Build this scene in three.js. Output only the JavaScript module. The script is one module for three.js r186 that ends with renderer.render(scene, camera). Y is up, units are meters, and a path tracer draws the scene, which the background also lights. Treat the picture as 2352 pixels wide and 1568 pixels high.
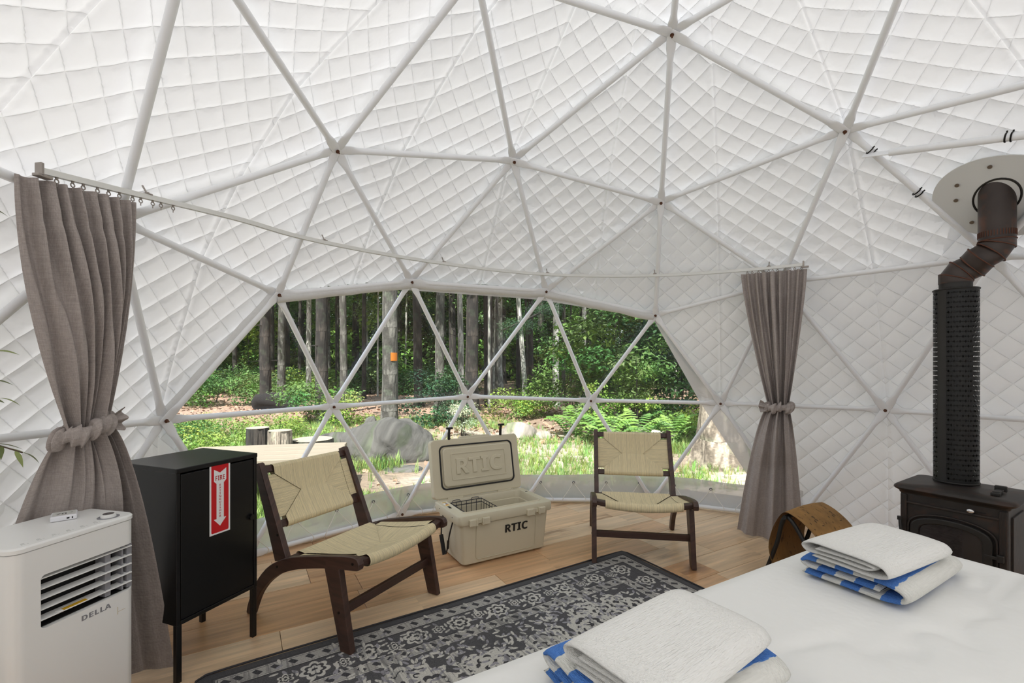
import * as THREE from 'three';
import { mergeGeometries, mergeVertices, toCreasedNormals } from 'three/addons/utils/BufferGeometryUtils.js';
import { RoundedBoxGeometry } from 'three/addons/geometries/RoundedBoxGeometry.js';
import { TextGeometry } from 'three/addons/geometries/TextGeometry.js';
import { FontLoader } from 'three/addons/loaders/FontLoader.js';
import { Brush, Evaluator, SUBTRACTION } from 'three-bvh-csg';

// ---------- camera, sky, sun, exposure ----------
const scene = new THREE.Scene();
const FPX = 1068.48, CY = 836.17;                       // focal length and horizon row in pixels of the 2352 x 1568 frame
const CAM = new THREE.Vector3(-0.6985, 1.4163, 1.7546);
const camera = new THREE.PerspectiveCamera(2 * Math.atan(784 / FPX) * 180 / Math.PI, 2352 / 1568, 0.05, 400);
camera.position.copy(CAM);
camera.setViewOffset(2352, 1568, 0, 784 - CY, 2352, 1568);   // vertical lens shift of an architectural photograph
camera.updateProjectionMatrix();
scene.add(camera);

const renderer = new THREE.WebGLRenderer({ antialias: true });
renderer.toneMapping = THREE.LinearToneMapping;
renderer.toneMappingExposure = 2.08;
renderer.shadowMap.enabled = true;

{ // sky: soft bright air, paler towards the horizon
  const W = 256, H = 128, d = new Float32Array(W * H * 4);
  for (let y = 0; y < H; y++) {
    const el = ((y + 0.5) / H - 0.5) * Math.PI, t = Math.pow(Math.max(0, Math.sin(el)), 0.55);
    for (let x = 0; x < W; x++) {
      const o = (y * W + x) * 4;
      d[o] = 1.14 * (1 - t) + 0.72 * t; d[o + 1] = 1.18 * (1 - t) + 0.84 * t; d[o + 2] = 1.22 * (1 - t) + 1.04 * t; d[o + 3] = 1;
    }
  }
  const sky = new THREE.DataTexture(d, W, H, THREE.RGBAFormat, THREE.FloatType);
  sky.mapping = THREE.EquirectangularReflectionMapping; sky.magFilter = THREE.LinearFilter; sky.needsUpdate = true;
  scene.background = sky; scene.environment = sky;
  scene.backgroundIntensity = 0.75; scene.environmentIntensity = 0.75;
}
const sun = new THREE.DirectionalLight(new THREE.Color(1, 0.975, 0.94), 5.5);
sun.position.set(-4, 22.5, 12); sun.target.position.set(0, 0, -4);
sun.castShadow = true; sun.shadow.mapSize.set(4096, 4096); sun.shadow.radius = 1;
Object.assign(sun.shadow.camera, { left: -26, right: 26, top: 26, bottom: -26, near: 1, far: 90 });
sun.name = 'sun'; scene.add(sun, sun.target);

// ---------- helpers ----------
const V3 = (x, y, z) => new THREE.Vector3(x, y, z);
let seedState = 1234567;
const seed = (s) => { seedState = s >>> 0; };
const rnd = () => { seedState = (seedState + 0x6d2b79f5) >>> 0; let t = Math.imul(seedState ^ (seedState >>> 15), 1 | seedState); t = (t + Math.imul(t ^ (t >>> 7), 61 | t)) ^ t; return ((t ^ (t >>> 14)) >>> 0) / 4294967296; };
const rr = (a, b) => a + (b - a) * rnd();
const clamp = (x, a = 0, b = 1) => Math.min(b, Math.max(a, x));
const mixn = (a, b, t) => a + (b - a) * t;
const sstep = (a, b, x) => { const t = clamp((x - a) / (b - a)); return t * t * (3 - 2 * t); };
const h2 = (x, y) => { let h = Math.imul(x | 0, 374761393) + Math.imul(y | 0, 668265263); h = Math.imul(h ^ (h >>> 13), 1274126177); return ((h ^ (h >>> 16)) >>> 0) / 4294967296; };
// value noise, periodic when p > 0
function vn(x, y, p = 0) {
  const ix = Math.floor(x), iy = Math.floor(y), fx = x - ix, fy = y - iy, sx = fx * fx * (3 - 2 * fx), sy = fy * fy * (3 - 2 * fy);
  const m = (v) => p ? ((v % p) + p) % p : v;
  const a = h2(m(ix), m(iy)), b = h2(m(ix + 1), m(iy)), c = h2(m(ix), m(iy + 1)), e = h2(m(ix + 1), m(iy + 1));
  return mixn(mixn(a, b, sx), mixn(c, e, sx), sy);
}
const fbm = (x, y, o = 4, p = 0) => { let s = 0, a = 0.5, n = 0; for (let i = 0; i < o; i++) { s += a * vn(x, y, p); n += a; x *= 2; y *= 2; p *= 2; a *= 0.5; } return s / n; };

function tex(w, h, fn, srgb = true, rx = 1, ry = 1) {
  const d = new Uint8Array(w * h * 4);
  for (let y = 0; y < h; y++) for (let x = 0; x < w; x++) {
    const c = fn(x / w, y / h, x, y), o = (y * w + x) * 4;
    if (typeof c === 'number') { d[o] = d[o + 1] = d[o + 2] = clamp(c) * 255; } else { d[o] = clamp(c[0], 0, 255); d[o + 1] = clamp(c[1], 0, 255); d[o + 2] = clamp(c[2], 0, 255); }
    d[o + 3] = 255;
  }
  const t = new THREE.DataTexture(d, w, h, THREE.RGBAFormat);
  t.wrapS = t.wrapT = THREE.RepeatWrapping; t.magFilter = THREE.LinearFilter; t.minFilter = THREE.LinearMipmapLinearFilter; t.generateMipmaps = true;
  t.repeat.set(rx, ry); if (srgb) t.colorSpace = THREE.SRGBColorSpace; t.needsUpdate = true;
  return t;
}
function canvasTex(w, h, draw) {
  const c = document.createElement('canvas'); c.width = w; c.height = h; draw(c.getContext('2d'), w, h);
  const t = new THREE.CanvasTexture(c); t.colorSpace = THREE.SRGBColorSpace; t.magFilter = THREE.LinearFilter; return t;
}
const std = (o) => new THREE.MeshStandardMaterial({ roughness: 0.6, ...o });
const phys = (o) => new THREE.MeshPhysicalMaterial({ roughness: 0.6, ...o });

const used = {};
const numbered = (n) => { const k = used[n] = (used[n] ?? -1) + 1; return k ? n + '_' + String(k).padStart(3, '0') : n; };
function part(name, geo, mat, parent, label) {
  if (Array.isArray(geo)) geo = merge(geo);
  const m = new THREE.Mesh(geo, mat); m.name = name; m.castShadow = m.receiveShadow = true; parent.add(m);
  if (label) m.userData.label = label;
  return m;
}
function thing(name, label, category, pos = [0, 0, 0], turn = 0, group) {
  const o = new THREE.Group(); o.name = numbered(name); o.position.set(...pos); o.rotation.y = turn; scene.add(o);
  o.userData = { label, category }; if (group) o.userData.group = group;
  return o;
}
function struct(name) { const o = new THREE.Group(); o.name = name; o.userData.kind = 'structure'; scene.add(o); return o; }
function copy(o, label, group) {
  const c = o.clone(); c.name = numbered(o.name.replace(/_\d{3}$/, '')); c.userData = { ...o.userData };
  if (label) c.userData.label = label; if (group) c.userData.group = group; scene.add(c); return c;
}
function merge(list) {
  list = list.map((g) => { g = g.index ? g.toNonIndexed() : g; for (const k of Object.keys(g.attributes)) if (!['position', 'normal', 'uv'].includes(k)) g.deleteAttribute(k);
    if (!g.attributes.uv) g.setAttribute('uv', new THREE.BufferAttribute(new Float32Array(g.attributes.position.count * 2), 2)); return g; });
  return list.length === 1 ? list[0] : mergeGeometries(list);
}
const bx = (w, h, d, x = 0, y = 0, z = 0, r = 0.004, s = 2) => (r > 0 ? new RoundedBoxGeometry(w, h, d, s, Math.min(r, w / 2.01, h / 2.01, d / 2.01)) : new THREE.BoxGeometry(w, h, d)).translate(x, y, z);
const cyl = (r0, r1, h, x = 0, y = 0, z = 0, n = 20, open = false) => new THREE.CylinderGeometry(r1, r0, h, n, 1, open).translate(x, y, z);
// rod from a to b
function rod(a, b, r, n = 8, r1 = r) {
  const d = b.clone().sub(a), L = d.length(), g = new THREE.CylinderGeometry(r1, r, L, n);
  g.applyQuaternion(new THREE.Quaternion().setFromUnitVectors(V3(0, 1, 0), d.normalize())); return g.translate((a.x + b.x) / 2, (a.y + b.y) / 2, (a.z + b.z) / 2);
}
const tube = (pts, r, seg = 24, n = 8, closed = false) => new THREE.TubeGeometry(new THREE.CatmullRomCurve3(pts, closed, 'centripetal'), seg, r, n, closed);
// box of size (w,d) swept between two points
function bar(a, b, w, d, up = V3(0, 1, 0), r = 0.003) {
  const x = b.clone().sub(a), L = x.length(); x.normalize(); const z = x.clone().cross(up).normalize(), y = z.clone().cross(x);
  const g = bx(L, w, d, 0, 0, 0, r); return g.applyMatrix4(new THREE.Matrix4().makeBasis(x, y, z)).translate((a.x + b.x) / 2, (a.y + b.y) / 2, (a.z + b.z) / 2);
}
// grid surface from a function of (u, v) in 0..1 returning Vector3; uv scaled to su, sv
function surf(fn, nu, nv, su = 1, sv = 1, closeU = false) {
  const P = [], U = [], I = [];
  for (let j = 0; j <= nv; j++) for (let i = 0; i <= nu; i++) { const p = fn(i / nu, j / nv); P.push(p.x, p.y, p.z); U.push(i / nu * su, j / nv * sv); }
  for (let j = 0; j < nv; j++) for (let i = 0; i < nu; i++) { const a = j * (nu + 1) + i, b = a + 1, c = a + nu + 1, d = c + 1; I.push(a, b, d, a, d, c); }
  const g = new THREE.BufferGeometry(); g.setAttribute('position', new THREE.Float32BufferAttribute(P, 3)); g.setAttribute('uv', new THREE.Float32BufferAttribute(U, 2)); g.setIndex(I); g.computeVertexNormals();
  if (closeU) { const n = g.attributes.normal; for (let j = 0; j <= nv; j++) { const a = j * (nu + 1), b = a + nu; const s = V3(n.getX(a) + n.getX(b), n.getY(a) + n.getY(b), n.getZ(a) + n.getZ(b)).normalize(); n.setXYZ(a, s.x, s.y, s.z); n.setXYZ(b, s.x, s.y, s.z); } }
  return g;
}
// stack of rounded-rectangle rings [hx, hz, r, y, cx, cz] joined into one skin
function ringLoft(rings, cap0 = true, cap1 = true, q = 6) {
  const n = 4 * (q + 1), P = [], I = [], U = [];
  const ring = ([hx, hz, r, y, cx = 0, cz = 0]) => { r = Math.min(r, hx, hz); const o = []; for (let k = 0; k < 4; k++) for (let i = 0; i <= q; i++) { const a = (k + i / q) * Math.PI / 2, sx = k === 0 || k === 3 ? 1 : -1, sz = k < 2 ? 1 : -1; o.push([cx + sx * (hx - r) + Math.cos(a) * r, y, cz + sz * (hz - r) + Math.sin(a) * r]); } return o; };
  rings.forEach((R) => ring(R).forEach((p, i) => { P.push(...p); U.push(p[0] + p[2], p[1]); }));
  for (let j = 0; j < rings.length - 1; j++) for (let i = 0; i < n; i++) { const a = j * n + i, b = j * n + (i + 1) % n, c = a + n, d = b + n; I.push(a, d, b, a, c, d); }
  const cap = (j, flip) => { const R = rings[j], c = P.length / 3; P.push(R[4] ?? 0, R[3], R[5] ?? 0); U.push(0, 0); for (let i = 0; i < n; i++) { const a = j * n + i, b = j * n + (i + 1) % n; flip ? I.push(c, a, b) : I.push(c, b, a); } };
  if (cap0) cap(0, true); if (cap1) cap(rings.length - 1, false);
  const g = new THREE.BufferGeometry(); g.setAttribute('position', new THREE.Float32BufferAttribute(P, 3)); g.setAttribute('uv', new THREE.Float32BufferAttribute(U, 2)); g.setIndex(I);
  return toCreasedNormals(g, 0.7);
}
function roundRect(w, h, r, x = 0, y = 0, S = THREE.Shape) {
  const s = new S(), a = x - w / 2, b = y - h / 2;
  s.moveTo(a + r, b); s.lineTo(a + w - r, b); s.absarc(a + w - r, b + r, r, -Math.PI / 2, 0); s.lineTo(a + w, b + h - r); s.absarc(a + w - r, b + h - r, r, 0, Math.PI / 2);
  s.lineTo(a + r, b + h); s.absarc(a + r, b + h - r, r, Math.PI / 2, Math.PI); s.lineTo(a, b + r); s.absarc(a + r, b + r, r, Math.PI, 1.5 * Math.PI); return s;
}
const extr = (shape, depth, bevel = 0, seg = 8) => new THREE.ExtrudeGeometry(shape, { depth, bevelEnabled: bevel > 0, bevelSize: bevel, bevelThickness: bevel, bevelSegments: 2, bevelOffset: -bevel, curveSegments: seg });
const polyShape = (pts) => { const s = new THREE.Shape(); pts.forEach((p, i) => i ? s.lineTo(p[0], p[1]) : s.moveTo(p[0], p[1])); return s; };
const spline = (pts) => { const c = new THREE.SplineCurve(pts.map((p) => new THREE.Vector2(p[0], p[1]))); return c.getPoints(pts.length * 6).map((p) => [p.x, p.y]); };
const font = await new FontLoader().loadAsync('fonts/droid/droid_sans_bold.typeface.json');
const text3d = (s, size, depth, bevel = 0) => { const g = new TextGeometry(s, { font, size, depth, curveSegments: 5, bevelEnabled: bevel > 0, bevelSize: bevel, bevelThickness: bevel, bevelOffset: -bevel * 0.5, bevelSegments: 2 }); g.computeBoundingBox(); const b = g.boundingBox; return g.translate(-(b.min.x + b.max.x) / 2, -(b.min.y + b.max.y) / 2, 0); };
// the room's own axes: u along the floor boards, w across them towards the bed
const TH = Math.atan2(0.506, 0.862), UX = Math.cos(TH), UZ = -Math.sin(TH);
const room = (u, w, y = 0) => [UX * u - UZ * w, y, UZ * u + UX * w];
const fabricBump = tex(128, 128, (u, v, x, y) => 0.5 + 0.25 * Math.sin(x * Math.PI / 2) * (y % 4 < 2 ? 1 : -1) + 0.35 * (h2(x, y) - 0.5), false, 1, 1);
// ---------- dome frame: a class I, frequency 3 geodesic sphere standing on its fifth row ----------
const R0 = 3, YC = 0.545, YAW = -2.5888, CEN = V3(0, YC, 0);
const DOME = (() => {
  const V = [V3(0, 1, 0)], e = Math.atan(0.5);
  for (let k = 0; k < 5; k++) V.push(V3(Math.cos(e) * Math.cos(k * 1.2566371), Math.sin(e), Math.cos(e) * Math.sin(k * 1.2566371)));
  for (let k = 0; k < 5; k++) V.push(V3(Math.cos(e) * Math.cos((k + 0.5) * 1.2566371), -Math.sin(e), Math.cos(e) * Math.sin((k + 0.5) * 1.2566371)));
  const F = [];
  for (let k = 0; k < 5; k++) { const n = (k + 1) % 5; F.push([0, 1 + k, 1 + n], [1 + k, 6 + k, 1 + n], [6 + k, 6 + n, 1 + n]); }
  const cy = Math.cos(YAW), sy = Math.sin(YAW);
  // where the built frame settled: ideal hub position and its offset
  const off = [[-2.284, 1.887, -1.409, -0.006, 0.006, 0.004], [0.634, 1.887, -2.607, 0.01, -0.009, 0.002], [-1.509, 2.09, -2.082, -0.019, 0.008, 0.006], [-0.39, 2.09, -2.542, 0.005, 0.003, 0.001],
    [-1.753, 2.726, -1.081, -0.016, -0.005, 0.004], [0.487, 2.726, -2.001, 0.016, -0.002, 0.004], [-0.692, 2.929, -1.685, 0.006, -0.008, -0.003], [1.388, 2.929, -1.179, 0.019, -0.035, -0.004],
    [0.243, 3.363, -1.001, 0.002, 0.011, 0.008], [-2.78, 1.06, -1.004, 0.011, 0.023, -0.011], [-2.144, 1.06, -2.034, -0.012, 0.013, 0.003], [-1.119, 1.108, -2.726, -0.011, -0.001, 0.001],
    [0.096, 1.06, -2.954, 0.002, -0.011, 0.001], [1.272, 1.06, -2.668, 0.01, -0.015, 0.006], [2.246, 1.108, -1.907, -0.004, -0.051, 0.002]];
  const nodes = [], key = {}, tris = [];
  const node = (p) => {
    p = p.clone().normalize().multiplyScalar(R0);
    let q = V3(cy * p.x - sy * p.z, p.y + YC, sy * p.x + cy * p.z); const kk = q.toArray().map((v) => Math.round(v * 50)).join();
    if (key[kk] !== undefined) return key[kk];
    const base = q.y < 0.3, n = { p: q, base, ok: q.y > -0.3, row: q.y < 0.3 ? 0 : q.y < 1.4 ? 1 : q.y < 2.3 ? 2 : 3 };
    if (base) { const l = Math.hypot(q.x, q.z), r = 2.956 + 0.1; q.x *= r / l; q.z *= r / l; q.y = 0.035; }
    else { let sw = 1e-3, d = V3(0, 0, 0); for (const o of off) { const wgt = Math.exp(-((q.x - o[0]) ** 2 + (q.y - o[1]) ** 2 + (q.z - o[2]) ** 2) / 0.16); sw += wgt; d.addScaledVector(V3(o[3], o[4], o[5]), wgt); } q.addScaledVector(d, 1 / Math.max(sw, 0.3)); }
    nodes.push(n); return key[kk] = nodes.length - 1;
  };
  for (const [a, b, c] of F) {
    const at = (i, j) => node(V[a].clone().multiplyScalar(3 - i - j).addScaledVector(V[b], i).addScaledVector(V[c], j));
    for (let i = 0; i < 3; i++) for (let j = 0; j < 3 - i; j++) { tris.push([at(i, j), at(i + 1, j), at(i, j + 1)]); if (i + j < 2) tris.push([at(i + 1, j), at(i + 1, j + 1), at(i, j + 1)]); }
  }
  const T = tris.filter((t) => t.every((i) => nodes[i].ok)), E = {};
  for (const t of T) for (let k = 0; k < 3; k++) { const a = Math.min(t[k], t[(k + 1) % 3]), b = Math.max(t[k], t[(k + 1) % 3]); E[a + '_' + b] = [a, b]; }
  return { nodes, T, E: Object.values(E) };
})();
const near = (x, y, z) => { let b = -1, bd = 9; DOME.nodes.forEach((n, i) => { const d = n.p.distanceTo(V3(x, y, z)); if (n.ok && d < bd) { bd = d; b = i; } }); return b; };
const H = { M: near(-2.29, 1.89, -1.4), G: near(0.64, 1.88, -2.6), L: near(-1.53, 2.1, -2.08), K: near(-0.38, 2.09, -2.54), N: near(-2.77, 1.08, -1.01), P: near(-2.16, 1.07, -2.03), Q: near(-1.13, 1.1, -2.72), R: near(0.1, 1.05, -2.95), I: near(1.28, 1.04, -2.66),
  f0: near(-2.55, 0, -1.58), f1: near(-1.69, 0, -2.5), f2: near(-0.55, 0, -3), f3: near(0.71, 0, -2.95), f4: near(1.85, 0, -2.4), A: near(-1.77, 2.72, -1.08), D: near(0.5, 2.72, -2), E: near(1.41, 2.89, -1.18), F: near(1.51, 2.09, -2.08), S: near(-2.54, 2.09, -0.41), HH: near(2.24, 1.06, -1.9) };
const HP = Object.fromEntries(Object.entries(H).map(([k, i]) => [k, DOME.nodes[i].p]));
const WIN = new Set();
for (const t of ['M N P', 'M P L', 'L P Q', 'L Q K', 'K Q R', 'K R G', 'G R I', 'N f0 P', 'P f0 f1', 'P f1 Q', 'Q f1 f2', 'Q f2 R', 'R f2 f3', 'R f3 I', 'I f3 f4']) {
  const s = t.split(' ').map((k) => H[k]); DOME.T.forEach((q, i) => { if (s.every((v) => q.includes(v))) WIN.add(i); });
}
const INV = DOME.T.map((t) => new THREE.Matrix3().set(...[0, 1, 2].flatMap((r) => t.map((i) => DOME.nodes[i].p.clone().sub(CEN).getComponent(r)))).invert().elements);
function cast(dx, dy, dz) {   // distance from the dome's centre to its facets along a direction, and the facet
  let best = -1, bm = -9, bs = 1;
  for (let i = 0; i < INV.length; i++) {
    const m = INV[i], a = m[0] * dx + m[3] * dy + m[6] * dz, b = m[1] * dx + m[4] * dy + m[7] * dz, c = m[2] * dx + m[5] * dy + m[8] * dz, mn = Math.min(a, b, c);
    if (a + b + c > 0.2 && mn > bm) { bm = mn; best = i; bs = a + b + c; if (mn >= 0) break; }
  }
  return [1 / bs, best];
}
const atAzY = (az, y, offset = 0) => { let el = Math.atan2(y - YC, 2.95), r; for (let k = 0; k < 4; k++) { r = cast(Math.cos(el) * Math.cos(az), Math.sin(el), Math.cos(el) * Math.sin(az))[0] + offset; el = Math.asin(clamp((y - YC) / r, -1, 1)); } return V3(r * Math.cos(el) * Math.cos(az), y, r * Math.cos(el) * Math.sin(az)); };

const M = {};
M.tube = std({ color: 0xf2f3f5, roughness: 0.35 });
M.bolt = std({ color: 0x6a4633, roughness: 0.55, metalness: 0.4 });
{
  const f = thing('dome_frame', 'white tubular steel geodesic dome frame bolted together at flattened hubs', 'frame');
  // one strut of unit length: round tube whose ends are pressed flat and drilled
  const prof = [[0, 0.5, 0.025, 0.0045], [0.015, 0.5, 0.028, 0.0045], [0.085, 0.5, 0.028, 0.005], [0.11, 0.5, 0.022, 0.014], [0.135, 0.5, 0.0188, 0.0188], [0.5, 0.5, 0.0188, 0.0188]];
  const all = [...prof, ...prof.slice(0, -1).reverse().map(([t, a, w, h]) => [1 - t, a, w, h])], n = 12, P = [], I = [];
  for (const [t, , w, h] of all) for (let i = 0; i < n; i++) { const a = i / n * Math.PI * 2; P.push(t, h * Math.sin(a), w * Math.cos(a)); }
  for (let j = 0; j < all.length - 1; j++) for (let i = 0; i < n; i++) { const a = j * n + i, b = j * n + (i + 1) % n; I.push(a, b + n, b, a, a + n, b + n); }
  for (const j of [0, all.length - 1]) { const c = P.length / 3; P.push(all[j][0], 0, 0); for (let i = 0; i < n; i++) j ? I.push(c, j * n + (i + 1) % n, j * n + i) : I.push(c, i, (i + 1) % n); }
  const g = new THREE.BufferGeometry(); g.setAttribute('position', new THREE.Float32BufferAttribute(P, 3)); g.setIndex(I); g.computeVertexNormals();
  DOME.E.forEach(([a, b], k) => {
    const A = DOME.nodes[a].p, B = DOME.nodes[b].p, x = B.clone().sub(A), L = x.length() + 0.05; x.normalize();
    const up = A.clone().add(B).multiplyScalar(0.5).sub(CEN).normalize(), z = x.clone().cross(up).normalize(), y = z.clone().cross(x);
    const m = part('strut', g, M.tube, f), lift = (k % 5 - 2) * 0.005;
    m.matrixAutoUpdate = true; m.quaternion.setFromRotationMatrix(new THREE.Matrix4().makeBasis(x, y, z)); m.position.copy(A).addScaledVector(x, -0.025).addScaledVector(y, lift); m.scale.set(L, 1, 1);
  });
  const bolt = merge([cyl(0.0045, 0.0045, 0.075, 0, -0.004, 0, 8), cyl(0.0085, 0.0085, 0.008, 0, -0.026, 0, 6), cyl(0.012, 0.012, 0.002, 0, -0.021, 0, 12)]);
  for (const nd of DOME.nodes) if (nd.ok) { const m = part('hub_bolt', bolt, M.bolt, f); m.position.copy(nd.p); m.quaternion.setFromUnitVectors(V3(0, 1, 0), nd.p.clone().sub(CEN).normalize()); }
}

// ---------- quilted liner: fifteen gores ----------
const wrinkle = tex(512, 512, (u, v) => 0.5 * fbm(u * 8, v * 8, 4, 8) + 0.35 * Math.abs(fbm(u * 5 + 3, v * 12, 3, 0 || 0) - 0.5) * 2 * 0.6 + 0.15 * fbm(u * 64, v * 64, 2, 64), false);
const CELL = 0.118;
const quilt = tex(1024, 1024, (u, v, x, y) => { const p = u * 8, q = v * 8, fp = Math.abs(p - Math.floor(p) - 0.5) * 2, fq = Math.abs(q - Math.floor(q) - 0.5) * 2, id = h2(Math.floor(p), Math.floor(q)), pil = Math.pow(Math.max(0, (1 - fp ** 5) * (1 - fq ** 5)), 0.5), pull = Math.sin((p * 1.3 + q * 0.7 + id * 5) * 9) * 0.5 + 0.5; return 0.1 + 0.6 * pil + 0.1 * pil * (vn(u * 24, v * 24, 24)) + 0.12 * pil * Math.max(fp, fq) * pull * id + 0.08 * vn(u * 60, v * 60, 60); }, false);
quilt.repeat.set(1 / (8 * CELL), 1 / (8 * CELL)); quilt.rotation = Math.PI / 4;
M.liner = phys({ color: new THREE.Color(0.945, 0.94, 0.938), roughness: 1, transmission: 0.145, thickness: 0, specularIntensity: 0.2, bumpMap: quilt, bumpScale: 0.0085, side: THREE.DoubleSide });
{
  const wall = struct('wall_dome');
  const az = DOME.nodes.filter((n) => n.ok && n.row === 1).map((n) => Math.atan2(n.p.z, n.p.x)).sort((a, b) => a - b);
  az.forEach((a0, g) => {
    const a1 = g + 1 < az.length ? az[g + 1] : az[0] + 2 * Math.PI, am = (a0 + a1) / 2, front = Math.sin(am) < 0.35, step = front ? 0.0165 : 0.05;
    const nu = Math.ceil((a1 - a0) * 3 / step), e0 = -0.186, nv = Math.ceil((Math.PI / 2 - e0) * 3 / step), P = [], U = [], Fc = [];
    for (let j = 0; j <= nv; j++) {
      const el = mixn(e0, Math.PI / 2 - 0.002, j / nv), ce = Math.cos(el), se = Math.sin(el), v = el * 3;
      for (let i = 0; i <= nu; i++) {
        const a = mixn(a0, a1, i / nu), dx = ce * Math.cos(a), dz = ce * Math.sin(a), [rf, tri] = cast(dx, se, dz);
        const u = (a - am) * 3 * ce, edge = Math.min(i, nu - i) / nu * (a1 - a0) * 3 * ce;
        const wob = 0;
        const p = ((u + v) / Math.SQRT2 + wob) / CELL, q = ((u - v) / Math.SQRT2 + wob) / CELL, fp = Math.abs(p - Math.floor(p) - 0.5) * 2, fq = Math.abs(q - Math.floor(q) - 0.5) * 2;
        let puff = 0.011 * Math.sqrt(Math.max(0, (1 - fp ** 2.6) * (1 - fq ** 2.6)));
        puff *= 0.75 + 0.5 * vn(p * 1.0 + 31 * g, q, 0);
        const seam = Math.exp(-edge * edge / 0.0007), tight = clamp(edge / 0.012);
        puff = puff * (1 - seam) + seam * 0.01 * (tight * Math.sin(v * 150 + 3 * vn(v * 8, g)) * 0.5 * vn(v * 3, g * 5) + Math.exp(-edge * edge / 0.00004));
        const sag = 0.03 * (fbm(dx * 4 + 20, dz * 4 + se * 3 + 20, 2) - 0.5);
        const r = mixn(rf, R0, 0.22) + 0.052 + sag - puff;
        P.push(r * dx, Math.max(0.0, r * se + YC), r * dz); U.push(u, v); Fc.push(tri);
      }
    }
    const I = [], keep = (k) => !WIN.has(Fc[k]);
    for (let j = 0; j < nv; j++) for (let i = 0; i < nu; i++) { const a = j * (nu + 1) + i, b = a + 1, c = a + nu + 1, d = c + 1; if (![a, b, c, d].some(keep)) continue; if (P[c * 3 + 1] <= 0.0) continue; I.push(a, b, d, a, d, c); }
    if (!I.length) return;
    const geo = new THREE.BufferGeometry(); geo.setAttribute('position', new THREE.Float32BufferAttribute(P, 3)); geo.setAttribute('uv', new THREE.Float32BufferAttribute(U, 2)); geo.setIndex(I); geo.computeVertexNormals();
    const m = part('quilted_panel', geo, M.liner, wall);
  });
}

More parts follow.
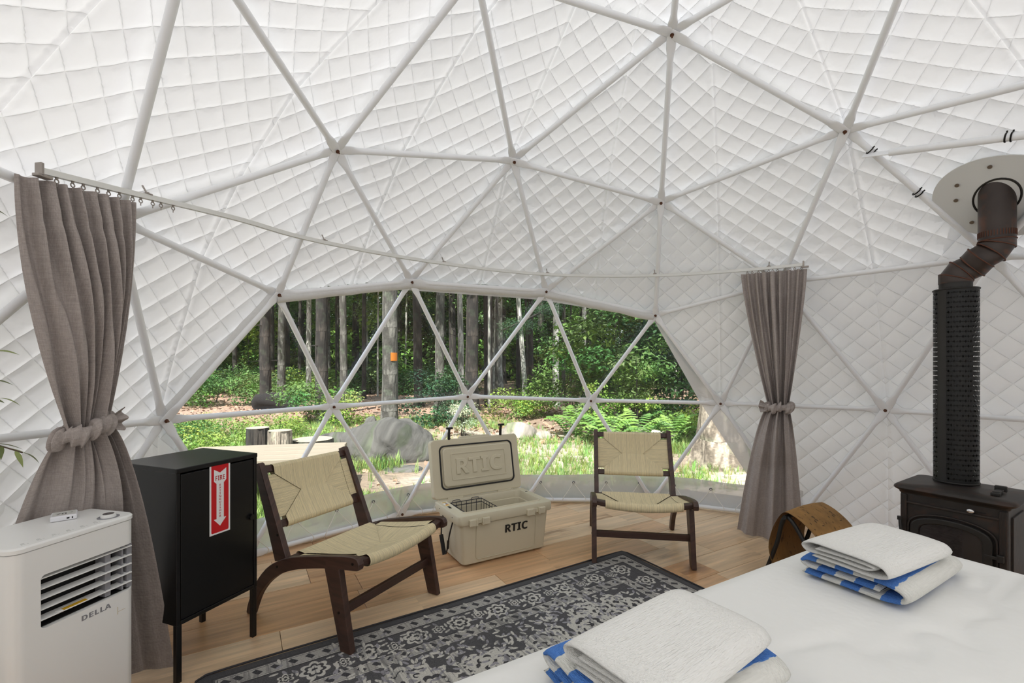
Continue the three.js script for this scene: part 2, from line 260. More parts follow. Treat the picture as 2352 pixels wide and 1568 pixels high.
// ---------- window: one clear vinyl sheet with sewn borders and a laced skirt ----------
M.vinyl = phys({ color: new THREE.Color(0.97, 0.985, 1), roughness: 0.04, transmission: 0.975, thickness: 0, ior: 1.35, side: THREE.DoubleSide });
M.pvc = phys({ color: new THREE.Color(0.86, 0.855, 0.85), roughness: 0.32, transmission: 0.2, thickness: 0, side: THREE.DoubleSide, bumpMap: wrinkle, bumpScale: 0.004 });
M.roll = std({ color: 0xd9d8d6, roughness: 0.75, bumpMap: wrinkle, bumpScale: 0.008 });
M.grommet = std({ color: 0x77777c, roughness: 0.35, metalness: 0.9 });
M.cord = std({ color: 0xf2efe8, roughness: 0.8 });
{
  const w = struct('window_1');
  const out = (p, d) => p.clone().addScaledVector(p.clone().sub(CEN).normalize(), d);
  const P = [];
  for (const i of WIN) { let q = DOME.T[i].map((k) => out(DOME.nodes[k].p, 0.035)); const n = q[1].clone().sub(q[0]).cross(q[2].clone().sub(q[0])); if (n.dot(q[0].clone().sub(CEN)) < 0) q = [q[0], q[2], q[1]]; for (const v of q) P.push(v.x, Math.max(v.y, 0.02), v.z); }
  const g = new THREE.BufferGeometry(); g.setAttribute('position', new THREE.Float32BufferAttribute(P, 3)); g.computeVertexNormals();
  const pane = part('clear_pane', g, M.vinyl, w);
  // rolled padded edge along the top and the left slope
  seed(5);
  const rolled = (ids, r, drop) => {
    const pts = []; ids.forEach((k, i) => { if (i) { const A = HP[ids[i - 1]], B = HP[k]; for (let t = 0; t < 1; t += 0.1) { const p = out(A.clone().lerp(B, t), 0.02 + 0.006 * rnd()); p.y -= drop + 0.008 * (rnd() - 0.5); pts.push(p); } } }); const e = out(HP[ids[ids.length - 1]], 0.02); e.y -= drop; pts.push(e);
    const t = tube(pts, r, pts.length * 4, 14); t.attributes.uv.needsUpdate = true; for (let i = 0; i < t.attributes.uv.count; i++) t.attributes.uv.setXY(i, t.attributes.uv.getX(i) * 3, t.attributes.uv.getY(i) * 0.25); return t;
  };
  part('rolled_edge', rolled(['M', 'L', 'K', 'G'], 0.034, 0.035), M.roll, w);
  part('rolled_edge', rolled(['M', 'N'], 0.034, 0.0), M.roll, w);
  const lerpP = (a, b, t) => HP[a].clone().lerp(HP[b], t);
  const strip = (prs, d) => surf((u, v) => { const s = v * (prs.length - 1), k = Math.min(prs.length - 2, Math.floor(s)), f = s - k, a = prs[k][0].clone().lerp(prs[k + 1][0], f), b = prs[k][1].clone().lerp(prs[k + 1][1], f), p = out(a.lerp(b, u), d); p.y = Math.max(0.01, p.y); return p; }, 6, 40, 0.15, 2.4);
  part('border_strip', strip([[out(HP.G, 0.02), lerpP('G', 'R', 0.04)], [HP.I, lerpP('I', 'R', 0.15)], [HP.f4, lerpP('f4', 'f3', 0.16)]], 0.03), M.pvc, w);
  part('border_strip', strip([[HP.M, lerpP('M', 'P', 0.04)], [HP.N, lerpP('N', 'P', 0.03)], [HP.f0, lerpP('f0', 'f1', 0.05)]], 0.03), M.pvc, w);
  part('border_strip', strip([[HP.M, lerpP('M', 'N', 0.02)], [HP.L, lerpP('L', 'P', 0.08)], [HP.K, lerpP('K', 'Q', 0.09)], [HP.G, lerpP('G', 'R', 0.05)]], 0.03), M.pvc, w);
  // laced skirt
  const za = (p) => Math.atan2(p.z, p.x), s0 = za(HP.f0) - 0.16, s1 = za(HP.f4) + 0.01, TOP = 0.285;
  part('skirt', surf((u, v) => { const az = mixn(s0, s1, u), hem = v > 0.82 ? 0.008 : 0, y = TOP * v + (v > 0.9 ? 0.006 * Math.sin(u * 40) : 0); return atAzY(az, Math.max(0.004, y), 0.045 - hem + 0.022 * (fbm(u * 40, v * 3, 3) - 0.5) * (1 - v * 0.4)); }, 260, 16, 6.5, 0.29), M.pvc, w);
  const gm = new THREE.TorusGeometry(0.011, 0.004, 6, 14), lace = [];
  const N = 17;
  for (let k = 0; k < N; k++) {
    const az = mixn(s0 + 0.05, s1 - 0.03, k / (N - 1)), p = atAzY(az, 0.205, 0.025);
    const m = part('grommet', gm, M.grommet, w); m.position.copy(p); m.lookAt(0, 0.4, 0);
    const half = (s1 - s0) / N * 0.36;
    for (const sg of [-1, 1]) { const q = atAzY(az + sg * half, 0.05, -0.028), q2 = atAzY(az + sg * half * 0.97, 0.012, 0.0); lace.push(tube([p.clone(), p.clone().lerp(q, 0.5), q, q2], 0.0032, 10, 5)); }
  }
  part('lacing_cord', lace, M.cord, w);
}

// ---------- floor boards ----------
{
  const fl = struct('floor');
  const BW = 0.248, W0 = -1.103, poly = [];
  for (let k = 0; k < 48; k++) { const a = k / 48 * Math.PI * 2; poly.push([3.2 * Math.cos(a), 3.2 * Math.sin(a)]); }   // (u, w)
  const clip = (pts, nx, ny, c) => { const o = []; pts.forEach((p, i) => { const q = pts[(i + 1) % pts.length], dp = p[0] * nx + p[1] * ny - c, dq = q[0] * nx + q[1] * ny - c; if (dp <= 0) o.push(p); if (dp * dq < 0) { const t = dp / (dp - dq); o.push([mixn(p[0], q[0], t), mixn(p[1], q[1], t)]); } }); return o; };
  seed(77);
  const tones = [[226, 184, 141], [233, 198, 157], [214, 168, 123], [238, 208, 171]];
  M.oak = tones.map((c, k) => {
    const draw = (u, v) => { const g = fbm(u * 3 + k * 9, v * 26, 4), fine = fbm(u * 12 + k * 3, v * 160, 2), kn = fbm(u * 2.2 + 50 + k * 5, v * 3.2 + 9, 3), dark = sstep(0.62, 0.75, kn) * sstep(0.35, 0.6, fbm(u * 9, v * 30 + k, 3)); return [g, fine, dark]; };
    const t = tex(512, 256, (u, v) => { const [g, fine, dark] = draw(u, v), s = 0.82 + 0.24 * g + 0.1 * (fine - 0.5) - 0.2 * dark; return [c[0] * s, c[1] * s * (0.985 - 0.05 * dark), c[2] * s * (0.97 - 0.08 * dark)]; });
    const b = tex(256, 256, (u, v) => fbm(u * 8 + k, v * 120, 3), false);
    return std({ map: t, bumpMap: b, bumpScale: 0.0005, roughness: 0.36 });
  });
  for (let r = -9; r < 17; r++) {
    const w0 = W0 + r * BW; let u = -3.3 - rr(0, 1.0) + (r === -2 ? 0 : 0);
    if (r === -2) u = -1.304 - 1.3 * 2;
    while (u < 3.3) {
      const L = 1.3; let p = poly.slice(); const g = 0.0012;
      p = clip(p, -1, 0, -(u + g)); if (p.length > 2) p = clip(p, 1, 0, u + L - g); if (p.length > 2) p = clip(p, 0, -1, -(w0 + g)); if (p.length > 2) p = clip(p, 0, 1, w0 + BW - g);
      if (p.length > 2) {
        const s = polyShape(p.map(([a, b]) => [a, -b])), geo = extr(s, 0.012, 0.0018), uv = geo.attributes.uv, po = geo.attributes.position, ox = rnd() * 5, oy = rnd() * 5;
        for (let i = 0; i < uv.count; i++) uv.setXY(i, po.getX(i) / 1.5 + ox, po.getY(i) / 0.75 + oy);
        geo.rotateX(-Math.PI / 2).translate(0, -0.0136, 0);
        const m = part('plank', geo, M.oak[Math.floor(rnd() * 4)], fl); m.rotation.y = TH; m.position.y = (rnd() - 0.5) * 0.0012;
      }
      u += L;
    }
  }
  part('platform', cyl(3.24, 3.24, 0.14, 0, -0.085, 0, 64), std({ color: 0x5a4636, roughness: 0.9 }), fl);
}
// ---------- woven lounge chairs ----------
M.darkwood = std({ roughness: 0.42, map: tex(256, 128, (u, v) => { const g = fbm(u * 4, v * 40, 4), s = 0.72 + 0.5 * g; return [70 * s, 48 * s, 40 * s]; }), bumpMap: tex(128, 128, (u, v) => fbm(u * 6, v * 70, 2), false), bumpScale: 0.0004 });
M.rope = std({ color: 0xffffff, roughness: 0.9, bumpScale: 0.002,
  map: tex(256, 256, (u, v, x, y) => { const k = Math.floor(u * 32), f = u * 32 - k, s = (0.84 + 0.16 * Math.sin(f * Math.PI) ** 0.6) * (0.94 + 0.08 * h2(k, 3)) * (0.96 + 0.06 * vn(v * 40, k)); return [248 * s, 231 * s, 188 * s]; }),
  bumpMap: tex(256, 256, (u, v) => { const k = Math.floor(u * 32), f = u * 32 - k; return Math.sin(f * Math.PI) ** 0.7 * (0.8 + 0.2 * Math.sin((v * 60 + f * 1.3 + k * 0.37) * 6.28)); }, false) });
M.screw = std({ color: 0x1e1a18, roughness: 0.4, metalness: 0.7 });
// paper cord woven in an envelope pattern; map(a, b, n) places a point across, along and off the plane
function weave(map, W, L, gap, rad) {
  const out = [], c0 = [-0.085 * W / 0.58, 0.5 * L], c1 = [0.085 * W / 0.58, 0.5 * L], hb = rad + 0.012, PIT = 0.15;
  const patch = (e0, e1, n0, n1, across, side) => {
    const nu = 26, nv = 12, g = surf((u, v) => { const a = mixn(mixn(e0[0][0], e0[1][0], u), mixn(e1[0][0], e1[1][0], u), v), b = mixn(mixn(e0[0][1], e0[1][1], u), mixn(e1[0][1], e1[1][1], u), v); return map(a, b, side * mixn(n0, n1, v)); }, nu, nv);
    const uv = g.attributes.uv; let k = 0;
    for (let j = 0; j <= nv; j++) for (let i = 0; i <= nu; i++, k++) { const u = i / nu, v = j / nv, a = mixn(mixn(e0[0][0], e0[1][0], u), mixn(e1[0][0], e1[1][0], u), v), b = mixn(mixn(e0[0][1], e0[1][1], u), mixn(e1[0][1], e1[1][1], u), v); across ? uv.setXY(k, b / PIT, a) : uv.setXY(k, a / PIT, b); }
    out.push(g);
  };
  const x1 = W / 2 - gap, ins = 0.012;
  for (const s of [1, -1]) {
    patch([[-x1, L - hb], [x1, L - hb]], [c0, c1], rad * 0.8, 0.009, false, s); patch([[-x1, L], [x1, L]], [[-x1, L - hb], [x1, L - hb]], rad, rad * 0.8, false, s);
    patch([[-x1, hb], [x1, hb]], [c0, c1], rad * 0.8, 0.0095, false, s); patch([[-x1, 0], [x1, 0]], [[-x1, hb], [x1, hb]], rad, rad * 0.8, false, s);
    for (const q of [-1, 1]) { const c = q < 0 ? c0 : c1; patch([[q * (x1 - 0.0), hb + 0.002], [q * x1, L - hb - 0.002]], [c, [c[0], c[1] + 0.001]], rad * 0.62, 0.0035, true, s); patch([[q * W / 2, hb + 0.002], [q * W / 2, L - hb - 0.002]], [[q * x1, hb + 0.002], [q * x1, L - hb - 0.002]], rad * 0.7, rad * 0.72, true, s); }
  }
  for (const e of [0, 1]) out.push((() => { const nu = 26, nv = 8, g = surf((u, v) => { const t = v * Math.PI, b = e ? L + Math.sin(t) * rad : -Math.sin(t) * rad; return map(mixn(-W / 2 + gap, W / 2 - gap, u), b, Math.cos(t) * rad); }, nu, nv); const uv = g.attributes.uv; for (let i = 0; i < uv.count; i++) uv.setXY(i, mixn(-W / 2 + gap, W / 2 - gap, uv.getX(i)) / PIT, uv.getY(i) * 0.05); return g; })());
  for (const q of [-1, 1]) out.push((() => { const nu = 14, nv = 6, g = surf((u, v) => { const t = v * Math.PI; return map(q * (W / 2 + Math.sin(t) * rad * 0.7), mixn(hb, L - hb, u), Math.cos(t) * rad * 0.7); }, nu, nv); const uv = g.attributes.uv; for (let i = 0; i < uv.count; i++) uv.setXY(i, mixn(hb, L - hb, uv.getX(i)) / PIT, uv.getY(i) * 0.05); return g; })());
  return merge(out);
}
function makeChair(label, pos, turn) {
  const t = thing('lounge_chair', label, 'chair', pos, turn, 'woven lounge chairs'), Z = 0.338, TK = 0.034;
  const rail = [...spline([[0.092, 0.45], [0.07, 0.476], [0.0, 0.474], [-0.12, 0.452], [-0.28, 0.42], [-0.42, 0.385], [-0.51, 0.352], [-0.59, 0.308], [-0.65, 0.258], [-0.705, 0.195], [-0.75, 0.12], [-0.785, 0.045], [-0.796, 0.0]]), ...spline([[-0.742, 0.0], [-0.72, 0.05], [-0.68, 0.125], [-0.625, 0.19], [-0.56, 0.243], [-0.48, 0.29], [-0.37, 0.332], [-0.25, 0.363], [-0.12, 0.39], [0.0, 0.408], [0.075, 0.418], [0.09, 0.43]])];
  const railG = extr(polyShape(rail), TK - 0.008, 0.004), legG = extr(polyShape([[-0.15, 0.392], [-0.045, 0.405], [0.038, 0], [-0.036, 0]]), TK - 0.008, 0.004), postG = extr(polyShape([[-0.59, 0.32], [-0.49, 0.345], [-0.728, 0.842], [-0.742, 0.848], [-0.786, 0.832]]), TK - 0.008, 0.004);
  const sideUV = (g) => { const p = g.attributes.position, u = g.attributes.uv; for (let i = 0; i < u.count; i++) u.setXY(i, p.getX(i) * 1.2 + p.getY(i) * 0.4, p.getY(i) * 1.6 + p.getZ(i)); return g; };
  [railG, legG, postG].forEach((g) => sideUV(g.translate(0, 0, -TK / 2 + 0.004)));
  for (const s of [-1, 1]) {
    part('side_rail', railG, M.darkwood, t).position.z = s * Z;
    part('front_leg', legG, M.darkwood, t).position.z = s * Z;
    part('back_post', postG, M.darkwood, t).position.z = s * (Z - TK);
    const sc = cyl(0.007, 0.007, 0.004, 0, 0, 0, 12).rotateX(Math.PI / 2);
    for (const [x, y, dz] of [[-0.565, 0.47, -TK], [-0.52, 0.318, 0], [0.05, 0.448, 0], [-0.045, 0.19, 0]]) part('screw', sc, M.screw, t).position.set(x, y, s * (Z + dz + TK / 2));
  }
  const across = (x, y, w, h, rot, L, sag = 0) => { const g = sag ? surf((u, v) => { const a = v * Math.PI * 2, z = (u - 0.5) * L, q = Math.max(Math.abs(Math.cos(a)), Math.abs(Math.sin(a))); return V3(w / 2 * Math.cos(a) / q, h / 2 * Math.sin(a) / q - sag * (1 - (2 * z / L) ** 2), z); }, 24, 16) : bx(w, h, L, 0, 0, 0, 0.006); return g.rotateZ(rot).translate(x, y, 0); };
  const lean = Math.atan2(0.485, -0.215) - Math.PI / 2;
  part('stretcher', bar(V3(-0.046, 0.19, -Z), V3(-0.046, 0.19, Z), 0.046, 0.024), M.darkwood, t);
  part('back_rail', across(-0.742, 0.803, 0.024, 0.042, lean, 2 * (Z - TK)), M.darkwood, t);
  part('back_rail', across(-0.612, 0.508, 0.024, 0.042, lean, 2 * (Z - TK)), M.darkwood, t);
  part('seat_rail', across(0.045, 0.446, 0.038, 0.036, 0, 2 * Z - 0.02, 0.034), M.darkwood, t);
  part('seat_rail', across(-0.46, 0.352, 0.03, 0.04, 0, 2 * Z - 0.02), M.darkwood, t);
  const dir = V3(-0.13, 0.295, 0).normalize(), nrm = V3(dir.y, -dir.x, 0);
  part('woven_back', weave((a, b, n) => V3(-0.612, 0.508, a).addScaledVector(dir, b).addScaledVector(nrm, n - 0.012 * Math.sin(clamp(b / 0.322) * Math.PI) * (1 - (a / 0.3) ** 2)), 0.585, 0.322, 0.055, 0.025), M.rope, t);
  part('woven_seat', weave((a, b, n) => { const k = clamp(b / 0.505), e = 1 - (a / 0.34) ** 2; return V3(-0.46 + b, mixn(0.352, 0.446, k) - 0.05 * Math.sin(k * Math.PI) * e - 0.034 * k * k * e + n, a); }, 0.625, 0.505, 0.05, 0.0305), M.rope, t);
  return t;
}
const chairA = makeChair('woven cord lounge chair beside the black cabinet, seen half from the side', [-1.342, 0.004, -0.824], Math.atan2(-0.477, 0.879));
{ const c = copy(chairA, 'woven cord lounge chair facing forward, standing right of the open cooler'); c.position.set(0.224, 0.004, -1.522); c.rotation.y = Math.atan2(-0.989, -0.146); }

// ---------- rug ----------
{
  const L = 2.66, Wd = 1.62, u0 = [0.137, -1.758];
  const pat = (cv, w, h) => {
    cv.fillStyle = '#4b4a4d'; cv.fillRect(0, 0, w, h); const light = '#c9c6be', mid = '#96949a', pm = w / L; seed(31);
    const box = (m, lw, col) => { cv.strokeStyle = col; cv.lineWidth = lw * pm; cv.strokeRect(m * pm, m * pm, w - 2 * m * pm, h - 2 * m * pm); };
    box(0.105, 0.06, '#aaa7a2'); box(0.07, 0.006, light); box(0.055, 0.004, '#2e2d30'); box(0.15, 0.004, '#2e2d30'); box(0.3, 0.004, '#2e2d30'); box(0.14, 0.006, light); box(0.075, 0.002, '#222'); box(0.34, 0.05, '#a5a29d'); box(0.31, 0.006, light); box(0.37, 0.006, light);
    const dash = (m, st) => { cv.fillStyle = '#37363a'; for (let x = m; x < L - m; x += st) for (const y of [m, Wd - m]) { cv.save(); cv.translate(x * pm, y * pm); cv.rotate(0.7); cv.fillRect(-0.012 * pm, -0.022 * pm, 0.024 * pm, 0.04 * pm); cv.restore(); } for (let y = m; y < Wd - m; y += st) for (const x of [m, L - m]) { cv.save(); cv.translate(x * pm, y * pm); cv.rotate(0.8); cv.fillRect(-0.012 * pm, -0.02 * pm, 0.024 * pm, 0.04 * pm); cv.restore(); } };
    dash(0.105, 0.075); dash(0.34, 0.07);
    const flower = (x, y, r, n, k) => {
      cv.save(); cv.translate(x * pm, y * pm); cv.rotate(k); for (const [s, col] of [[1, light], [0.72, '#3a393c'], [0.5, light], [0.22, '#333236']]) { cv.fillStyle = col; for (let i = 0; i < n; i++) { cv.rotate(Math.PI * 2 / n); cv.beginPath(); cv.ellipse(0, r * s * 0.55 * pm, r * s * 0.34 * pm, r * s * 0.5 * pm, 0, 0, 7); cv.fill(); } cv.beginPath(); cv.arc(0, 0, r * s * 0.42 * pm, 0, 7); cv.fill(); } cv.restore();
    };
    const vine = (x, y, a, len, b) => { cv.strokeStyle = light; cv.lineWidth = 0.008 * pm; cv.beginPath(); cv.moveTo(x * pm, y * pm); let px = x, py = y; for (let i = 0; i < 14; i++) { a += b / 14; px += Math.cos(a) * len / 14; py += Math.sin(a) * len / 14; cv.lineTo(px * pm, py * pm); if (i % 3 === 1) { cv.save(); cv.translate(px * pm, py * pm); cv.rotate(a + (i % 2 ? 1 : -1)); cv.fillStyle = i % 2 ? light : mid; cv.beginPath(); cv.ellipse(0.018 * pm, 0, 0.02 * pm, 0.0075 * pm, 0, 0, 7); cv.fill(); cv.restore(); cv.beginPath(); cv.moveTo(px * pm, py * pm); } } cv.stroke(); };
    const band = (m) => { for (let x = m + 0.02; x < L - m; x += 0.245) for (const y of [m, Wd - m]) { flower(x, y, 0.066, 7, x); vine(x + 0.05, y + 0.05, -1, 0.2, 3.4); vine(x + 0.05, y - 0.05, 1, 0.2, -3.4); flower(x + 0.122, y + 0.02 * Math.sin(x * 30), 0.036, 6, 0); } for (let y = m + 0.2; y < Wd - m - 0.1; y += 0.225) for (const x of [m, L - m]) { flower(x, y, 0.062, 7, y); vine(x + 0.05, y + 0.04, 0.6, 0.2, 3.2); vine(x - 0.05, y + 0.04, 2.4, 0.2, -3.2); } };
    band(0.225);
    for (let k = 0; k < 26; k++) { const x = rr(0.5, L / 2), y = rr(0.5, Wd / 2), r = rr(0.05, 0.11), n = 6 + Math.floor(rnd() * 5), q = rnd(); for (const [X, Y] of [[x, y], [L - x, y], [x, Wd - y], [L - x, Wd - y]]) flower(X, Y, r, n, q); }
    for (let k = 0; k < 120; k++) { const x = rr(0.45, L / 2), y = rr(0.42, Wd / 2), a = rr(0, 6.3), l = rr(0.2, 0.5), b = rr(-5, 5); vine(x, y, a, l, b); vine(L - x, y, Math.PI - a, l, -b); vine(x, Wd - y, -a, l, -b); vine(L - x, Wd - y, Math.PI + a, l, b); }
    const im = cv.getImageData(0, 0, w, h), D = im.data;
    for (let y = 0; y < h; y++) for (let x = 0; x < w; x++) {
      const o = (y * w + x) * 4, worn = fbm(x / 8, y / 130, 3), e = fbm(x / 190, y / 90, 2), k = sstep(0.52, 0.66, worn * 0.72 + e * 0.3), q = h2(x, y), edge = Math.min(x, y, w - x, h - y) < 0.062 * pm ? 0.25 : 1;
      for (let c = 0; c < 3; c++) { let v = D[o + c]; v = mixn(v, c === 2 ? 66 : 63, 0.36 * k); if (q > 0.84) v = mixn(v, 150, 0.4 * edge); if (q < 0.2) v *= 0.8; D[o + c] = v * (0.93 + 0.1 * ((x + y) % 3)); }
    }
    cv.putImageData(im, 0, 0);
  };
  const t = thing('area_rug', 'charcoal and grey distressed floral rug lying under the chair and the bed', 'rug', [u0[0], 0.001, u0[1]], Math.atan2(-0.534, -0.846));
  const map = canvasTex(2048, 1248, pat); map.flipY = false;
  const RM = std({ map, roughness: 0.95, bumpMap: fabricBump, bumpScale: 0.001 });
  // local +x runs from the far corner along the long edge, local -z towards the bed
  const g = surf((u, v) => { const e = Math.min(u, 1 - u, v, 1 - v), curl = 0.006 * Math.exp(-((u * 9) ** 2 + (v * 9) ** 2)); return V3(u * L, 0.0075 * sstep(-0.001, 0.004, e) + curl + 0.0006 * fbm(u * 60, v * 40, 2), -v * Wd); }, 90, 60);
  part('pile', g, RM, t);
  part('bound_edge', tube([[0, 0], [L, 0], [L, -Wd], [0, -Wd]].flatMap(([x, z], i, A) => { const n = A[(i + 1) % 4]; return [V3(x + (n[0] - x) * 0.004, 0.005, z + (n[1] - z) * 0.004), V3(mixn(x, n[0], 0.5), 0.005, mixn(z, n[1], 0.5)), V3(x + (n[0] - x) * 0.996, 0.005, z + (n[1] - z) * 0.996)]; }), 0.0055, 160, 6, true), std({ color: 0x39383b, roughness: 0.95 }), t);
}
// ---------- open cooler with a wire basket ----------
{
  const C = room(0.193, -1.99), t = thing('cooler', 'tan hard-sided cooler standing open in front of the window', 'cooler', C, TH);
  M.tan = std({ color: 0xd0c7ae, roughness: 0.55, bumpMap: tex(128, 128, (u, v, x, y) => h2(x, y), false), bumpScale: 0.0003 });
  M.black = std({ color: 0x161616, roughness: 0.5 });
  const hx = 0.345, hz = 0.195;
  const tub = ringLoft([[hx - 0.02, hz - 0.02, 0.03, 0.006], [hx, hz, 0.035, 0.02], [hx + 0.022, hz + 0.018, 0.035, 0.3], [hx + 0.022, hz + 0.018, 0.035, 0.302], [hx + 0.043, hz + 0.033, 0.03, 0.304], [hx + 0.047, hz + 0.036, 0.03, 0.315], [hx + 0.047, hz + 0.036, 0.03, 0.362], [hx + 0.043, hz + 0.032, 0.028, 0.368],
    [hx - 0.012, hz - 0.022, 0.035, 0.368], [hx - 0.016, hz - 0.026, 0.035, 0.376], [hx - 0.022, hz - 0.032, 0.035, 0.376], [hx - 0.028, hz - 0.038, 0.035, 0.366], [hx - 0.03, hz - 0.04, 0.04, 0.32], [hx - 0.036, hz - 0.046, 0.04, 0.316], [hx - 0.055, hz - 0.06, 0.05, 0.06]], true, true, 6);
  part('tub', tub, M.tan, t);
  const zf = hz + 0.036;
  // front latch keepers
  for (const s of [-1, 1]) part('latch_keeper', [bx(0.062, 0.05, 0.026, s * 0.235 - 0.05, 0.318, zf + 0.006, 0.008), bx(0.062, 0.05, 0.026, s * 0.235 + 0.05, 0.318, zf + 0.006, 0.008), bx(0.04, 0.03, 0.012, s * 0.235, 0.322, zf + 0.002, 0.004), bx(0.012, 0.052, 0.034, s * 0.235 - 0.024, 0.32, zf + 0.008, 0.005), bx(0.012, 0.052, 0.034, s * 0.235 + 0.024, 0.32, zf + 0.008, 0.005)], M.tan, t);
  const lean = Math.atan2(0.018, 0.28);
  const fr = part('front_panel', (() => { const sh = roundRect(0.5, 0.255, 0.03), h = roundRect(0.492, 0.247, 0.028, 0, 0, THREE.Path); sh.holes.push(h); return extr(sh, 0.0025, 0.0008).rotateX(lean).translate(0, 0.168, hz + 0.0115); })(), M.tan, t);
  const logo = text3d('RTIC', 0.058, 0.0025).scale(1.14, 1, 1).translate(0.06, 0, 0);
  part('logo', logo.rotateX(lean).translate(0.02, 0.222, hz + 0.0158), M.black, t, 'black lettering reading RTIC');
  // lid, hinged along the back and leaning open
  const lid = new THREE.Group(); lid.name = 'lid'; t.add(lid); lid.position.set(0, 0.372, -hz - 0.03); lid.rotation.x = -0.2;
  const LW = 0.785, LH = 0.455, lm = (n, g, m, l) => part(n, g, m, lid, l);
  lm('lid_shell', [extr(roundRect(LW, LH, 0.03, 0, LH / 2), 0.052, 0.008).translate(0, 0, -0.056), bx(0.27, 0.022, 0.05, 0, LH + 0.004, -0.03, 0.008), bx(0.13, 0.014, 0.02, -0.22, -0.002, 0.002, 0.004), bx(0.13, 0.014, 0.02, 0.22, -0.002, 0.002, 0.004)], M.tan);
  const gs = roundRect(0.66, 0.345, 0.045, 0, 0.235); gs.holes.push(roundRect(0.636, 0.321, 0.036, 0, 0.235, THREE.Path));
  lm('gasket', extr(gs, 0.008, 0.003), M.black, 'black rubber seal round the inside of the lid');
  lm('inner_panel', [extr(roundRect(0.615, 0.3, 0.035, 0, 0.235), 0.02, 0.009), (() => { const a = roundRect(0.49, 0.21, 0.014, 0, 0.235); a.holes.push(roundRect(0.474, 0.194, 0.01, 0, 0.235, THREE.Path)); return extr(a, 0.004, 0.0015).translate(0, 0, 0.0285); })()], M.tan);
  lm('raised_lettering', text3d('RTIC', 0.118, 0.007, 0.004).scale(1.18, 1, 1).translate(0, 0.235, 0.029), M.tan, 'moulded raised letters RTIC');
  for (const s of [-1, 1]) {
    const L = lm('latch', [bx(0.022, 0.075, 0.014, 0, 0.03, 0, 0.005), bx(0.018, 0.05, 0.014, 0, 0.075, 0.004, 0.005), bx(0.058, 0.017, 0.02, 0, 0.1, 0.008, 0.007)], M.black, 'black rubber T handle latch'); L.position.set(s * 0.235, LH - 0.012, -0.005); L.rotation.x = 0.25;
  }
  // rope handle on the near end
  const hxx = -hx - 0.03;
  part('rope_handle', [tube([V3(hxx, 0.3, 0.09), V3(hxx - 0.02, 0.2, 0.075), V3(hxx - 0.025, 0.1, 0.05), V3(hxx - 0.02, 0.045, 0.0), V3(hxx - 0.025, 0.1, -0.05), V3(hxx - 0.02, 0.2, -0.075), V3(hxx, 0.3, -0.09)], 0.0055, 40, 8)], M.black, t);
  part('handle_grip', [rod(V3(hxx - 0.026, 0.165, -0.066), V3(hxx - 0.022, 0.035, -0.012), 0.015, 12), rod(V3(hxx - 0.024, 0.16, 0.064), V3(hxx - 0.022, 0.1, 0.05), 0.009, 10)], M.black, t);
  part('warning_label', surf((u, v) => V3(-hx + (u - 0.5) * 0.05 + 0.005, 0.3693, -0.11 + (v - 0.5) * 0.1), 1, 1), std({ roughness: 0.5, map: canvasTex(64, 128, (c, w, h) => { c.fillStyle = '#f2f0ea'; c.fillRect(0, 0, w, h); c.fillStyle = '#e6b52c'; c.fillRect(4, 6, 56, 30); c.fillRect(4, 92, 56, 30); c.fillStyle = '#a3322c'; c.fillRect(20, 44, 26, 18); c.fillStyle = '#26303c'; c.fillRect(22, 66, 18, 14); c.fillStyle = '#555'; for (let i = 0; i < 4; i++) c.fillRect(10, 98 + i * 5, 44, 2); }) }), t, 'small white and yellow warning label');
  part('rim_slot', [bx(0.016, 0.004, 0.05, -hx - 0.008, 0.368, -0.02, 0.001), bx(0.02, 0.004, 0.012, hx + 0.015, 0.368, -0.1, 0.001)], M.black, t);
  part('drain_bolt', [...[-1, 1].map((s) => cyl(0.004, 0.004, 0.004, 0, 0, 0, 8).rotateZ(Math.PI / 2).translate(-hx - 0.047, 0.34, s * 0.12))], M.black, t);

  // basket hanging in the left half
  const b = thing('wire_basket', 'black wire basket hanging inside the left half of the cooler', 'basket', room(0.193 - 0.165, -1.99, 0.362), TH);
  M.wire = std({ color: 0x1b1d2b, roughness: 0.45 });
  const X = 0.13, Zb = 0.135, D = -0.16, rim = [], vert = [];
  const loop = (y, s) => [V3(-X * s, y, -Zb * s), V3(X * s, y, -Zb * s), V3(X * s, y, Zb * s), V3(-X * s, y, Zb * s)];
  for (const [y, s] of [[0, 1], [-0.025, 0.995]]) loop(y, s).forEach((p, i, A) => rim.push(rod(p, A[(i + 1) % 4], 0.003, 6)));
  for (let i = 0; i <= 6; i++) { const x = mixn(-X, X, i / 6); vert.push(rod(V3(x, 0, -Zb), V3(x * 0.94, D, -Zb * 0.94), 0.0022, 6), rod(V3(x, 0, Zb), V3(x * 0.94, D, Zb * 0.94), 0.0022, 6), rod(V3(x * 0.94, D, -Zb * 0.94), V3(x * 0.94, D, Zb * 0.94), 0.0022, 6)); }
  for (let i = 0; i <= 6; i++) { const z = mixn(-Zb, Zb, i / 6); vert.push(rod(V3(-X, 0, z), V3(-X * 0.94, D, z * 0.94), 0.0022, 6), rod(V3(X, 0, z), V3(X * 0.94, D, z * 0.94), 0.0022, 6), rod(V3(-X * 0.94, D, z * 0.94), V3(X * 0.94, D, z * 0.94), 0.0022, 6)); }
  part('rim', rim, M.wire, b); part('wire_mesh', vert, M.wire, b);
  part('hanger', [-0.08, 0.08].flatMap((x) => [tube([V3(x - 0.03, 0, -Zb), V3(x - 0.03, 0.009, -Zb - 0.012), V3(x + 0.03, 0.009, -Zb - 0.012), V3(x + 0.03, 0, -Zb)], 0.0025, 16, 6)]), M.wire, b);
}

